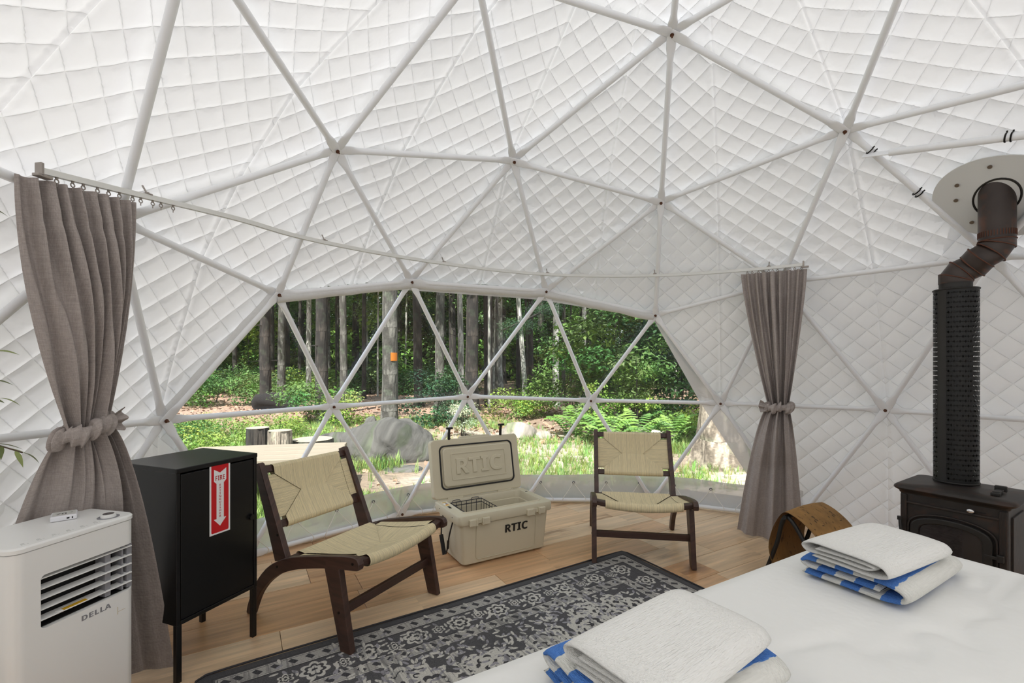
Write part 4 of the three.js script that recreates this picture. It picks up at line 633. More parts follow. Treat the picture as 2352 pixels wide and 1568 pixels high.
function stripedTowel(name, label, u, w, y, turn) {
  const t = thing(name, label, 'towel', room(u, w, y), TH + turn), h = 0.0135, D = 0.5, Z0 = -0.155, Z1 = 0.13;
  // folded in three: along the bottom, round the far end, back over the top and in at the near end
  const P = [[Z0, 0.0125], [Z0 + 0.06, 0.0125], [0, 0.0125], [Z1 - 0.03, 0.0125], [Z1 + 0.012, 0.022], [Z1 + 0.022, 0.036], [Z1 + 0.008, 0.052], [Z1 - 0.03, 0.0615], [0.0, 0.063], [Z0 + 0.04, 0.0625], [Z0 + 0.008, 0.059], [Z0 - 0.004, 0.049], [Z0 + 0.012, 0.039], [Z0 + 0.06, 0.037], [0, 0.037], [Z1 - 0.045, 0.0365]];
  const len = new THREE.CatmullRomCurve3(P.map(([z, y]) => V3(0, y, z)), false, 'centripetal').getLength();
  const top = stripeUV(sheetSweep(P, 0.0122, D, 1), len, 0.92);
  part('folded_cloth', top, M.stripe, t);
  return t;
}
function whiteTowel(label, u, w, y, turn) {
  const t = thing('white_towel', label, 'towel', room(u, w, y), TH + turn), z0 = -0.14, z1 = 0.14, D = 0.44;
  const g = sheetSweep([[z0 + 0.04, 0.008], [0, 0.007], [z1 - 0.03, 0.009], [z1 - 0.006, 0.022], [z1 - 0.02, 0.042], [z1 - 0.06, 0.05], [0, 0.053], [z0 + 0.03, 0.051], [z0 + 0.004, 0.036], [z0 + 0.02, 0.02], [z0 + 0.07, 0.021], [0, 0.022], [z1 - 0.06, 0.024], [z1 - 0.045, 0.033], [z1 - 0.08, 0.037], [0, 0.037], [z0 + 0.05, 0.035]], 0.0068, D, 1);
  part('folded_cloth', stripeUV(g, 1.6, 0.4), M.terry, t); return t;
}
stripedTowel('striped_towel', 'folded blue and white striped towel, lower one of the stack near the stove', 0.545, 0.375, 0.646, 0.02);
whiteTowel('folded plain white towel on top of the stack near the stove', 0.5, 0.375, 0.722, -0.06);
stripedTowel('striped_towel', 'folded blue and white striped towel, lower one of the nearest stack, cut by the frame', -0.6, 0.375, 0.646, -0.06);
whiteTowel('folded plain white towel on top of the nearest stack, cut by the frame', -0.605, 0.395, 0.722, 0.12);
// ---------- curved curtain track ----------
const railC = new THREE.CatmullRomCurve3([[-2.44, 2.13, 0.04], [-2.395, 2.172, -0.28], [-2.22, 2.222, -0.83], [-2.035, 2.226, -1.225], [-1.355, 2.236, -1.96], [-0.42, 2.214, -2.37], [0.575, 2.198, -2.345], [1.245, 2.19, -2.06], [1.56, 2.187, -1.85]].map((p) => V3(...p)), false, 'centripetal');
{
  const t = thing('curtain_track', 'long curved white curtain track running under the dome struts', 'rail'), n = 140, w = 0.0125, h = 0.011, pts = railC.getSpacedPoints(n);
  const frame = (s) => { const p = railC.getPointAt(clamp(s)), q = railC.getTangentAt(clamp(s)), o = V3(p.x, 0, p.z).normalize(); return [p, q, o]; };
  M.track = std({ color: 0xe2e2de, roughness: 0.35 });
  const prof = [[-1, 1], [1, 1], [1, -1], [0.35, -1], [0.35, -0.45], [-0.35, -0.45], [-0.35, -1], [-1, -1]], P = [], I = [];
  for (let i = 0; i <= n; i++) { const [p, q, o] = frame(i / n); for (const [a, b] of prof) P.push(p.x + o.x * a * w, p.y + b * h, p.z + o.z * a * w); }
  for (let i = 0; i < n; i++) for (let k = 0; k < 8; k++) { const a = i * 8 + k, b = i * 8 + (k + 1) % 8; I.push(a, b, b + 8, a, b + 8, a + 8); }
  const g = new THREE.BufferGeometry(); g.setAttribute('position', new THREE.Float32BufferAttribute(P, 3)); g.setIndex(I); part('rail', toCreasedNormals(g, 0.5), M.track, t);
  M.tin = std({ color: 0x9b938c, roughness: 0.35, metalness: 0.6 });
  const place = (name, geo, m, s, dy) => { const [p, q, o] = frame(s), k = part(name, geo, m, t); k.position.set(p.x, p.y + dy, p.z); k.rotation.y = Math.atan2(-q.z, q.x); return k; };
  const runner = merge([new THREE.TorusGeometry(0.0075, 0.0024, 6, 14).translate(0, -0.006, 0), bx(0.008, 0.012, 0.008, 0, 0.006, 0, 0.002), rod(V3(0, -0.012, 0), V3(0, -0.026, 0), 0.002, 6)]);
  seed(8);
  for (let i = 0; i < 11; i++) place('runner', runner, M.tin, 0.012 + i * 0.0088 + rr(-0.002, 0.002), -0.02);
  for (let i = 0; i < 11; i++) place('runner', runner, M.tin, 0.998 - i * 0.0068 - rr(0, 0.003), -0.02);
  const cap = merge([bx(0.012, 0.05, 0.03, 0, 0.004, 0, 0.003), bx(0.05, 0.012, 0.03, 0.01, -0.018, 0, 0.003)]);
  place('end_cap', cap, M.tin, 0.0, 0); place('end_cap', cap, M.tin, 1.0, 0);
  for (const s of [0.078, 0.272, 0.45, 0.622, 0.795, 0.957]) { const k = place('bracket', merge([bx(0.03, 0.006, 0.03, 0, 0.013, 0.0, 0.002), rod(V3(0, 0.012, 0), V3(0, 0.055, -0.03), 0.004, 8), cyl(0.008, 0.008, 0.006, 0, 0.018, 0, 8)]), M.tin, s, 0); }
}
// ---------- tied curtains ----------
M.linen = std({ roughness: 0.95, side: THREE.DoubleSide, bumpMap: fabricBump, bumpScale: 0.0012, map: tex(512, 512, (u, v, x, y) => { const a = 0.5 * vn(u * 20, v * 256, 0) + 0.5 * vn(u * 256, v * 24, 0), b = h2(x, y), s = 0.86 + 0.2 * a + 0.1 * (b - 0.5); return [166 * s, 156 * s, 151 * s]; }) });
function curtain(label, s0, s1, tie, bot, N, cfg) {
  const pm = (s) => railC.getPointAt(clamp(s)), c0 = pm((s0 + s1) / 2), t = thing('curtain', label, 'curtain', [c0.x, 0, c0.z], 0, 'tied grey curtains');
  const topL = pm(s0).add(V3(...cfg.l)), topR = pm(s1).add(V3(...cfg.r));
  const tang = topR.clone().sub(topL).setY(0).normalize(), nrm = V3(-tang.z, 0, tang.x); if (nrm.dot(V3(c0.x, 0, c0.z)) > 0) nrm.negate();
  const yT = tie.y, yB = 0.03;
  const sharp = (x) => { const s = Math.sin(x); return Math.sign(s) * Math.abs(s) ** 0.75; };
  const P = (u, v) => {
    const uu = u + 0.012 * Math.sin(u * 40 + cfg.ph);
    const gk = v < cfg.vt ? sstep(0.03, 1.0, v / cfg.vt) : 1, us = mixn(uu, Math.pow(clamp(uu, 0.0001, 1), cfg.skew), gk), cal = mixn(1, mixn(0.35, 1.25, sstep(0.2, 0.6, u)), gk * cfg.calm);
    const fold = cal * sharp(us * N * Math.PI * 2 + cfg.ph), fold2 = cal * Math.sin(uu * cfg.n2 * Math.PI * 2 + cfg.ph * 2), top = topL.clone().lerp(topR, u);
    if (v < cfg.vt) {
      const k = v / cfg.vt, hdr = sstep(0.0, 0.18, k), q = Math.pow(k, cfg.pow), ed = 1 - Math.pow(Math.abs(u * 2 - 1), 8);
      const tx = tie.clone().addScaledVector(tang, (u - 0.5) * cfg.wt).addScaledVector(nrm, 0.026 * Math.sin(u * Math.PI * 2 * 4 + 1));
      const p = top.clone().setY(0).lerp(tx.setY(0), q); const amp = mixn(mixn(0.02, 0.03, hdr), 0.03, k) * (1 - 0.22 * Math.exp(-(((k - 0.16) / 0.03) ** 2)));
      p.addScaledVector(nrm, amp * mixn(fold, 0.45 * fold + 0.55 * fold2, sstep(0.15, 0.8, k)) * ed + 0.06 * Math.sin(k * Math.PI) * (1 - (2 * u - 1) ** 2)); p.y = mixn(top.y - 0.035, yT, k); return p;
    }
    const k = (v - cfg.vt) / (1 - cfg.vt), q = Math.pow(k, 0.62), b = bot.clone().addScaledVector(tang, (u - 0.5) * cfg.wb).addScaledVector(nrm, cfg.tilt * (u - 0.5));
    const tx = tie.clone().addScaledVector(tang, (u - 0.5) * cfg.wt).addScaledVector(nrm, 0.026 * Math.sin(u * Math.PI * 2 * 4 + 1));
    const p = tx.setY(0).lerp(b.setY(0), q); p.addScaledVector(nrm, mixn(0.03, 0.05, q) * mixn(0.5 * fold + 0.5 * fold2, fold2 * 0.9 + 0.1 * fold, sstep(0, 0.4, k)) * (0.75 + 0.25 * Math.sin(u * 9 + cfg.ph)) + 0.05 * Math.sin(Math.min(1, k * 2.2) * Math.PI) * (1 - (2 * u - 1) ** 2)); p.y = mixn(yT, yB, k) + 0.012 * Math.sin(u * 7 + cfg.ph); return p;
  };
  const off = V3(c0.x, 0, c0.z);
  const cut = (va, vb, nv) => { const g = surf((u, v) => P(u, mixn(va, vb, v)).sub(off), 260, nv, 2.2, 3.2 * (vb - va)); return g; };
  part('fabric', merge([cut(0, cfg.vt, 90), cut(cfg.vt, 1, 90)]), M.linen, t);
  // ruffled tieback: a gathered band with two standing frills
  const tg = surf((u, v) => {
    const a = u * Math.PI * 2, b = v * Math.PI * 2, cr = Math.sin(a * 9 + 1.5 * Math.sin(a * 4) + cfg.ph), c2 = Math.sin(a * 17 + 2 * Math.sin(b) + 1), w2 = cfg.wt / 2 + 0.012, n2 = 0.05;
    const r = 0.024 * (1 + 0.3 * cr + 0.16 * c2), x = Math.cos(a) * (w2 + r * Math.cos(b)), z = Math.sin(a) * (n2 + r * Math.cos(b));
    return tie.clone().addScaledVector(tang, x + 0.006 * c2 * Math.sin(b)).addScaledVector(nrm, z).add(V3(0, r * 1.35 * Math.sin(b) + cfg.slope * x + 0.007 * Math.sin(a * 5 + 1), 0)).sub(off);
  }, 220, 18, 1.2, 0.2, true);
  part('tieback', tg, M.linen, t, 'gathered scrunched tie of the same cloth');
  const ear = surf((u, v) => { const a = (u - 0.5) * 2, fan = 0.014 + 0.036 * Math.sqrt(v), q = Math.sin(u * 13 + 1) * (0.25 + v); return tie.clone().addScaledVector(tang, cfg.ear * (cfg.wt / 2 + 0.005 + v * 0.062 * (1 - 0.25 * a * a))).addScaledVector(nrm, 0.03 + 0.013 * q).add(V3(0, a * fan + cfg.slope * cfg.ear * cfg.wt / 2 + v * 0.012, 0)).sub(off); }, 60, 10, 0.2, 0.1);
  part('tie_end', ear, M.linen, t);
  return t;
}
curtain('grey curtain tied at its waist at the left, behind the air conditioner', 0.0, 0.062, V3(-2.405, 1.155, -0.1), V3(-2.52, 0, -0.17), 9, { l: [-0.03, 0, 0.06], r: [0.015, 0, -0.03], wt: 0.145, wb: 0.5, vt: 0.455, skew: 1.75, calm: 1, pow: 1.9, ph: 0.4, n2: 3, slope: 0.28, ear: 1, tilt: 0.4 });
curtain('grey curtain tied at its waist at the right, between window and stove', 0.925, 0.9995, V3(1.425, 1.07, -1.955), V3(1.36, 0, -1.97), 8, { l: [-0.03, 0, 0], r: [0.02, 0, 0.02], wt: 0.14, wb: 0.47, vt: 0.49, skew: 1.1, calm: 0.2, pow: 1.25, ph: 2.1, n2: 3, slope: 0.02, ear: -1, tilt: 0 });

// ---------- olive tree reaching in at the left ----------
{
  const px0 = [-2.62, 0, 0.5], t = thing('olive_tree', 'olive tree whose leafy green twigs reach in at the left edge', 'plant', px0);
  M.leafTop = phys({ color: 0x55602a, roughness: 0.55, side: THREE.DoubleSide, transmission: 0.15, thickness: 0 });
  M.leafPale = phys({ color: 0x7f8a4e, roughness: 0.6, side: THREE.DoubleSide, transmission: 0.15, thickness: 0 });
  M.twig = std({ color: 0x4b3d33, roughness: 0.9 });
  part('pot', new THREE.LatheGeometry([[0.0, 0.0], [0.1, 0.0], [0.115, 0.02], [0.14, 0.24], [0.15, 0.26], [0.15, 0.275], [0.136, 0.275], [0.13, 0.24], [0, 0.235]].map(([x, y]) => new THREE.Vector2(x, y)), 36), std({ color: 0x2c2c2e, roughness: 0.7 }), t);
  part('trunk', [tube([V3(0, 0.23, 0), V3(0.02, 0.6, 0.01), V3(-0.01, 1.0, -0.01), V3(0.02, 1.45, 0), V3(0.02, 1.9, -0.02)], 0.014, 30, 8)], M.twig, t);
  const leaf = (len, wid, bend) => surf((u, v) => { const s = Math.sin(Math.PI * Math.pow(v, 0.8)) * wid / 2, a = (u - 0.5) * 2; return V3(a * s, -bend * v * v * len + 0.12 * Math.abs(a) * s, v * len); }, 4, 8);
  const L = [leaf(0.055, 0.011, 0.15), leaf(0.065, 0.0125, 0.3), leaf(0.048, 0.014, 0.45)];
  const o = V3(...px0), tw = [], put = (p, d, k, m) => { const q = part('leaf', L[k], m, t); q.position.copy(p); q.quaternion.setFromRotationMatrix(new THREE.Matrix4().lookAt(d, V3(0, 0, 0), V3(rr(-0.4, 0.4), 1, rr(-0.2, 0.4)))); };
  seed(21);
  // twig ends seen in the photograph, as offsets from the pot's base
  const twigs = [[V3(0.02, 1.0, 0), V3(0.25, 1.19, -0.06), V3(0.38, 1.19, -0.1), V3(0.475, 1.155, -0.12)], [V3(0.02, 1.35, 0), V3(0.22, 1.44, -0.06), V3(0.4, 1.455, -0.115)], [V3(0.0, 1.2, 0), V3(0.22, 1.33, -0.04), V3(0.4, 1.37, -0.1)], [V3(0.0, 1.15, 0), V3(0.2, 1.27, -0.08), V3(0.385, 1.315, -0.14)], [V3(0.02, 1.6, 0), V3(0.22, 1.8, -0.05), V3(0.4, 1.87, -0.1)], [V3(0.02, 1.62, 0), V3(0.2, 1.85, -0.02), V3(0.36, 1.94, -0.05)], [V3(0.02, 1.55, 0), V3(-0.12, 1.75, 0.1), V3(-0.16, 1.9, 0.12)], [V3(0.0, 1.1, 0), V3(-0.1, 1.3, 0.12), V3(-0.14, 1.45, 0.2)], [V3(0.02, 1.7, 0), V3(0.05, 1.95, 0.1), V3(0.1, 2.1, 0.12)]];
  for (const w of twigs) {
    const c = new THREE.CatmullRomCurve3(w); tw.push(new THREE.TubeGeometry(c, 14, 0.0022, 5));
    for (let i = 0; i < 12; i++) { const s = 0.3 + 0.7 * i / 11, p = c.getPoint(s), d = c.getTangent(s), side = V3(0, 1, 0).cross(d).normalize().multiplyScalar(i % 2 ? 0.7 : -0.7); put(p, d.clone().multiplyScalar(i > 9 ? 1 : 0.6).add(side.multiplyScalar(i > 10 ? 0.2 : 1)).add(V3(0, rr(-0.45, 0.35), 0)).normalize(), i % 3, rnd() < 0.65 ? M.leafTop : M.leafPale); }
  }
  part('twigs', tw, M.twig, t);
  const ol = part('olive', new THREE.SphereGeometry(0.009, 14, 10).scale(1, 1.25, 1), std({ color: 0x3a2430, roughness: 0.35 }), t, 'ripe purple olive'); ol.position.set(0.4, 1.165, -0.09);
}
// ---------- the clearing and the woods outside ----------
const gy = (x, z) => { const r = Math.hypot(x, z); return -0.13 + sstep(4, 14, r) * (0.22 * (fbm(x * 0.16 + 9, z * 0.16, 2) - 0.5)) + 0.03 * (fbm(x * 0.9, z * 0.9 + 4, 2) - 0.5); };
const sandAndGlare = (x, z) => Math.max(Math.exp(-(((x - 0.4) / 1.5) ** 2 + ((z + 6.4) / 1.3) ** 2)), Math.exp(-(((x - 2.5) / 1.0) ** 2 + ((z + 4.3) / 0.9) ** 2)), 0.7 * Math.exp(-(((x + 1.6) / 0.7) ** 2 + ((z + 4.4) / 0.4) ** 2)), 0.75 * Math.exp(-(((x + 0.6) / 2.2) ** 2 + ((z + 8.6) / 0.7) ** 2)));  // pale sand; lobe by the massive trunk is vinyl glare painted as ground colour
{
  const g = struct('ground'), nr = 150, na = 300, P = [], C = [], U = [], I = [];
  for (let j = 0; j <= nr; j++) { const r = 3.1 + 90 * Math.pow(j / nr, 2.2); for (let i = 0; i <= na; i++) {
    const a = i / na * Math.PI * 2, x = r * Math.cos(a), z = r * Math.sin(a); P.push(x, gy(x, z), z); U.push(x / 2, z / 2);
    const s = clamp(sandAndGlare(x, z) * 1.5 * (0.5 + fbm(x * 2, z * 2, 3))), gr = sstep(0.42, 0.6, fbm(x * 0.7 + 3, z * 0.7, 3)) * (1 - sstep(9, 13, r)), li = sstep(9, 12.5, r), n = 0.75 + 0.5 * fbm(x * 5, z * 5, 3);
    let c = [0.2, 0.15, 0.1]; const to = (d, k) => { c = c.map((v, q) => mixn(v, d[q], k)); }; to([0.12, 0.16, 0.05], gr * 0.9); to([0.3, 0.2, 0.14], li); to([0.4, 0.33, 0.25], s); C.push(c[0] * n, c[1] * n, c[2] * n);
  } }
  for (let j = 0; j < nr; j++) for (let i = 0; i < na; i++) { const a = j * (na + 1) + i, b = a + 1, c = a + na + 1, d = c + 1; I.push(a, b, d, a, d, c); }
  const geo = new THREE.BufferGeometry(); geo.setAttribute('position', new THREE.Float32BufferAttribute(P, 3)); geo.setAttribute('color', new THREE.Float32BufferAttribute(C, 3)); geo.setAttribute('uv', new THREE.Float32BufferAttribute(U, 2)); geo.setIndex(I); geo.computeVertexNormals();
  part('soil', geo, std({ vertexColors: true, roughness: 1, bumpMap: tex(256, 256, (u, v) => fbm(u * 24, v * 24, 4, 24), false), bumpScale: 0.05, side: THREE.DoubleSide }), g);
}
const stuff = (name, label, category, geo, mat, list) => {   // list of [matrix, colour]
  const m = new THREE.InstancedMesh(geo, mat, list.length); m.name = numbered(name); list.forEach(([a, c], i) => { m.setMatrixAt(i, a); if (c) m.setColorAt(i, c); });
  m.castShadow = m.receiveShadow = true; m.userData = { kind: 'stuff', label, category }; scene.add(m); return m;
};
const place = (x, y, z, ry, s, rx = 0, rz = 0, sy = s) => new THREE.Matrix4().compose(V3(x, y, z), new THREE.Quaternion().setFromEuler(new THREE.Euler(rx, ry, rz)), V3(s, sy, s));
M.leaf = phys({ color: 0xffffff, roughness: 0.6, transmission: 0.42, thickness: 0, side: THREE.DoubleSide, specularIntensity: 0.5 });
// a spray of folded broad leaves
function spray(n, R, len, wid, flat = 0.6) {
  const P = [], I = [];
  for (let k = 0; k < n; k++) {
    const a = rr(0, 6.283), r = R * Math.cbrt(rnd()), y = rr(-1, 1), q = Math.sqrt(1 - y * y), c = V3(r * q * Math.cos(a), r * y * flat, r * q * Math.sin(a)), d = V3(rr(-1, 1), rr(-0.7, 0.3), rr(-1, 1)).normalize(), s = d.clone().cross(V3(rr(-0.5, 0.5), 1, rr(-0.5, 0.5))).normalize(), up = s.clone().cross(d), L = len * rr(0.65, 1.2), w = wid * rr(0.7, 1.2), b = P.length / 3;
    for (const [t, e, h] of [[0, 0, 0], [0.45, -0.5, 0.12], [0.45, 0.5, 0.12], [0.5, 0, 0], [1, 0, -0.12]]) { const p = c.clone().addScaledVector(d, t * L).addScaledVector(s, e * w).addScaledVector(up, h * w); P.push(p.x, p.y, p.z); }
    I.push(b, b + 3, b + 1, b, b + 2, b + 3, b + 1, b + 3, b + 4, b + 3, b + 2, b + 4);
  }
  const g = new THREE.BufferGeometry(); g.setAttribute('position', new THREE.Float32BufferAttribute(P, 3)); g.setIndex(I); g.computeVertexNormals(); return g;
}
seed(404);
const SPRAY = [spray(170, 0.62, 0.15, 0.085), spray(150, 0.62, 0.17, 0.1), spray(210, 0.55, 0.1, 0.06)], FAR = spray(230, 1.25, 0.3, 0.2, 0.8);
const green = (k = 0) => new THREE.Color().setRGB(...(k === 0 ? [rr(0.07, 0.15), rr(0.17, 0.27), rr(0.03, 0.06)] : k === 1 ? [rr(0.2, 0.32), rr(0.34, 0.46), rr(0.05, 0.09)] : k === 2 ? [rr(0.035, 0.06), rr(0.1, 0.15), rr(0.035, 0.06)] : [rr(0.4, 0.55), rr(0.5, 0.6), rr(0.3, 0.4)]));
const leafy = (parent, spots, kind, geo = SPRAY[0]) => { const m = new THREE.InstancedMesh(geo, M.leaf, spots.length); m.name = 'foliage'; m.castShadow = m.receiveShadow = true; m.userData.kind = 'stuff'; spots.forEach(([x, y, z, s], i) => { m.setMatrixAt(i, place(x, y, z, rr(0, 6.28), s, rr(-0.3, 0.3))); m.setColorAt(i, green(kind)); }); parent.add(m); return m; };

const barkTex = (c0, c1, sx) => tex(256, 256, (u, v) => { const r = fbm(u * sx, v * 3, 4, 0), k = sstep(0.35, 0.65, r), n = 0.8 + 0.4 * fbm(u * 40, v * 40, 2), l = sstep(0.6, 0.75, fbm(u * 4 + 3, v * 5 + 1, 3)); return c0.map((a, i) => (mixn(a, c1[i], k) + (i === 1 ? 14 : 8) * l) * n); });
const bark = (c0, c1, sx = 14) => std({ map: barkTex(c0, c1, sx), roughness: 0.95, bumpMap: tex(128, 128, (u, v) => fbm(u * sx, v * 3.5, 3), false), bumpScale: 0.03 });
M.bark = [bark([66, 64, 58], [104, 102, 94]), bark([38, 35, 31], [64, 58, 51]), bark([116, 114, 106], [176, 173, 164], 8), bark([112, 102, 88], [166, 154, 136], 18)];
function trunkGeo(r, h, bend, flare = 0.6, n = 16) {
  const ph = rr(0, 9);
  return surf((u, v) => { const y = h * Math.pow(v, 1.5), a = u * Math.PI * 2, f = 1 + flare * Math.exp(-y / (r * 1.6)) * (0.75 + 0.35 * Math.sin(a * 5 + ph)), q = r * f * (1 - 0.6 * y / h) * (1 + 0.05 * Math.sin(a * 3 + y * 2 + ph)), o = bend * (y / h) ** 1.3; return V3(Math.cos(-a) * q + o, y - 0.12, Math.sin(-a) * q + 0.3 * o); }, n, 18, Math.max(1, Math.round(r * 6)), h / 1.6, true);
}
function tree(name, label, x, z, r, h, m, o = {}) {
  const t = thing(name, label, 'tree', [x, gy(x, z), z], rr(0, 6), o.group); part('trunk', trunkGeo(r, h, o.bend ?? rr(-0.3, 0.3), o.flare ?? 0.5, r > 0.15 ? 20 : 10), M.bark[m], t); t.rotation.y = o.turn ?? 0;
  const lo = o.lo ?? 6, spots = []; for (let k = 0; k < (o.n ?? 26); k++) { const a = rr(0, 6.283), q = (o.R ?? 2.6) * Math.sqrt(rnd()); spots.push([q * Math.cos(a), rr(lo, h + 1), q * Math.sin(a), rr(1.1, 1.9)]); }
  if (spots.length) leafy(t, spots, o.kind ?? 0, SPRAY[Math.floor(rnd() * 3)]);
  const br = []; for (let k = 0; k < (o.br ?? 5); k++) { const y = rr(o.blo ?? 1.6, h * 0.8), a = rr(0, 6.283), L = rr(0.5, 1.6); br.push(rod(V3(0, y, 0), V3(L * Math.cos(a), y + rr(-0.1, 0.6), L * Math.sin(a)), r * 0.18, 5, 0.004)); } if (br.length) part('dead_branches', br, M.bark[1], t).userData.kind = 'stuff';
  return t;
}
seed(9001);
// trunks that can be told apart, left to right
tree('tree', 'dark trunk standing first at the left edge of the window view', -9.9, -15.6, 0.2, 15, 1);
tree('tree', 'slim pale grey trunk with mottled bark, left of the broad mossy trunks', -10.3, -20.2, 0.13, 16, 2, { bend: 0.1 });
tree('tree', 'broad dark mossy trunk left of the blazed tree', -6.4, -12.2, 0.19, 16, 1, { bend: -0.1 });
tree('tree', 'grey trunk close on the right of the broad dark mossy trunk', -6.6, -14.6, 0.14, 15, 0);
const blazed = tree('tree', 'tall grey trunk with an orange paint mark, centre left of the window', -3.72, -9.75, 0.2, 17, 0, { flare: 0.3, bend: 0.06, n: 30, br: 3 });
part('paint_mark', surf((u, v) => { const a = mixn(0.35, 1.35, u), q = 0.2; return V3(Math.sin(a) * q, 1.62 + v * 0.2, Math.cos(a) * q); }, 8, 4), std({ color: 0xb56a1c, roughness: 0.9 }), blazed, 'orange paint blaze');
tree('tree', 'dark leaning trunk with a pale left edge right of the blazed tree', -4.1, -15.2, 0.17, 16, 1, { bend: -0.5 });
tree('tree', 'straight grey brown trunk in the middle of the window view', -3.1, -13.6, 0.16, 17, 0);
tree('tree', 'pale sunlit trunk left of the broad black trunks at mid window', -2.45, -14.4, 0.11, 15, 2, { bend: -0.35 });
tree('tree', 'broad blackish trunk, left one of the dark pair at mid window', -2.02, -13.4, 0.22, 17, 1);
tree('tree', 'narrower blackish trunk, right one of the dark pair at mid window', -1.52, -14.6, 0.15, 16, 1);
tree('tree', 'thin pale stem right beside the dark pair of trunks', -1.42, -13.0, 0.05, 9, 2, { n: 8 });
tree('tree', 'crooked pale birch leaning left, right of mid window', -0.28, -12.2, 0.08, 12, 2, { bend: -1.1, n: 14 });
tree('tree', 'pale slim trunk behind the bushes right of the crooked birch', 0.8, -14.2, 0.12, 14, 2);
tree('tree', 'massive sunlit pale trunk close outside the right end of the window', 2.5, -5.4, 0.29, 15, 3, { flare: 0.9, bend: 0.15, n: 60, lo: 7, R: 3.6 });
// the rest of the stand
const stand = [];
for (let k = 0; k < 600 && stand.length < 150; k++) { const d = 17 + 36 * Math.pow(rnd(), 0.7), x = -0.7 + d * rr(-0.86, 0.62), z = 1.75 - d; if (stand.every(([a, b]) => Math.hypot(a - x, b - z) > 1.0)) stand.push([x, z, d]); }
for (const [x, z, d] of stand) tree('forest_tree', 'slender forest trunk standing deep in the shaded woods', x, z, (rnd() < 0.45 ? rr(0.05, 0.1) : rr(0.12, 0.26)) * (d > 26 ? 1.2 : 0.8), rr(13, 19), rnd() < 0.6 ? 1 : rnd() < 0.6 ? 0 : 2, { group: 'trunks deep in the woods', n: 16, lo: 5, br: 3 });
// saplings and bushes
function bush(name, label, x, z, w, h, n, kind, sc, group, g = 0) {
  const t = thing(name, label, name === 'sapling' ? 'sapling' : 'bush', [x, gy(x, z), z], 0, group), st = [], sp = [];
  for (let k = 0; k < 5; k++) { const a = rr(0, 6.283), q = w * rr(0.1, 0.55); st.push(rod(V3(rr(-0.05, 0.05), -0.05, rr(-0.05, 0.05)), V3(q * Math.cos(a), h * rr(0.5, 0.95), q * Math.sin(a)), 0.012, 5, 0.004)); }
  for (let k = 0; k < n; k++) { const a = rr(0, 6.283), q = w * Math.sqrt(rnd()), y = h * rr(name === 'sapling' ? 0.3 : 0.1, 1) * (1 - 0.35 * (q / w) ** 2); sp.push([q * Math.cos(a), y, q * Math.sin(a), sc * rr(0.7, 1.2)]); }
  part('stems', st, M.bark[1], t).userData.kind = 'stuff'; leafy(t, sp, kind, SPRAY[g]); return t;
}
bush('bush', 'dense dark green bush low at the left end of the window', -12.6, -17.0, 2.4, 1.3, 40, 0, 0.9);
bush('bush', 'green bush right of the burnt log among the left trunks', -6.0, -10.6, 1.0, 1.0, 16, 0, 0.7);
bush('bush', 'yellowish leafy bush left of the blazed tree', -5.0, -10.2, 0.6, 0.9, 9, 1, 0.55);
bush('bush', 'bluish green bush close on the right of the blazed tree', -2.7, -10.4, 0.8, 1.5, 18, 2, 0.7);
bush('bush', 'pale leaved bush low between blazed tree and dark pair', -2.2, -10.9, 0.6, 0.9, 10, 3, 0.5);
bush('bush', 'bright green low bush below the crooked birch', -0.5, -11.6, 0.9, 0.8, 16, 1, 0.6);
bush('bush', 'tall leafy bush filling the right part of the window', 2.3, -10.2, 1.5, 3.6, 60, 0, 0.85, null, 1);
bush('bush', 'tall dark bush behind the right strut of the window', 3.9, -10.8, 1.6, 3.8, 60, 2, 0.9, null, 1);
bush('bush', 'leafy bush left of the tall right bushes', 0.9, -11.4, 1.0, 2.6, 34, 0, 0.8, null, 0);
bush('sapling', 'yellow green sapling catching the sun at the right of the window', 2.15, -8.8, 0.45, 1.9, 11, 1, 0.5);
bush('sapling', 'small bright sapling near the right window hub', 1.05, -8.6, 0.35, 1.1, 8, 1, 0.42);
bush('sapling', 'small sapling with whitish leaves behind the cooler lid', -1.75, -8.3, 0.25, 0.75, 6, 3, 0.36);
bush('bush', 'low bush on the right beside the pale flat rock', 2.9, -7.8, 0.6, 0.6, 12, 1, 0.5);
bush('bush', 'bright bush at the foot of the massive pale trunk', 3.35, -5.5, 0.4, 0.55, 9, 1, 0.45);
for (const [x, z, l] of [[-6.1, -5.9, 'low leafy plants left of the stumps, nearest the dome'], [-6.9, -7.3, 'low leafy plants behind the stumps at the left'], [-5.4, -7.6, 'leafy ground plants straight behind the pair of stumps'], [-8.2, -8.6, 'farther low leafy plants at the left end of the window']]) bush('bush', l, x, z, 0.8, 0.42, 20, rnd() < 0.5 ? 0 : 1, 0.55, null, 2);
for (let k = 0; k < 44; k++) { const d = rr(22, 46), x = -0.7 + d * rr(-0.8, 0.58), z = 1.75 - d; bush('undergrowth_bush', 'low green undergrowth bush among the forest trunks', x, z, rr(1.0, 2.4), rr(0.7, 2.0), 20, rnd() < 0.6 ? 0 : rnd() < 0.5 ? 1 : 2, rr(0.9, 1.5), 'undergrowth among the trunks', Math.floor(rnd() * 3)); }
{ // leaves far behind: nobody could count them
  const L = []; for (let k = 0; k < 4200; k++) { const d = 34 + 36 * Math.sqrt(rnd()), x = -0.7 + d * rr(-1.0, 0.8), z = 1.75 - d, y = rnd() < 0.3 ? rr(0.2, 3) : rr(2, 17); L.push([place(x, y, z, rr(0, 6.28), rr(0.9, 1.7), rr(-0.3, 0.3)), green(rnd() < 0.45 ? 0 : rnd() < 0.8 ? 1 : 2)]); }
  stuff('distant_foliage', 'leaves of the far woods filling the gaps between the trunks', 'foliage', FAR, M.leaf, L);
}
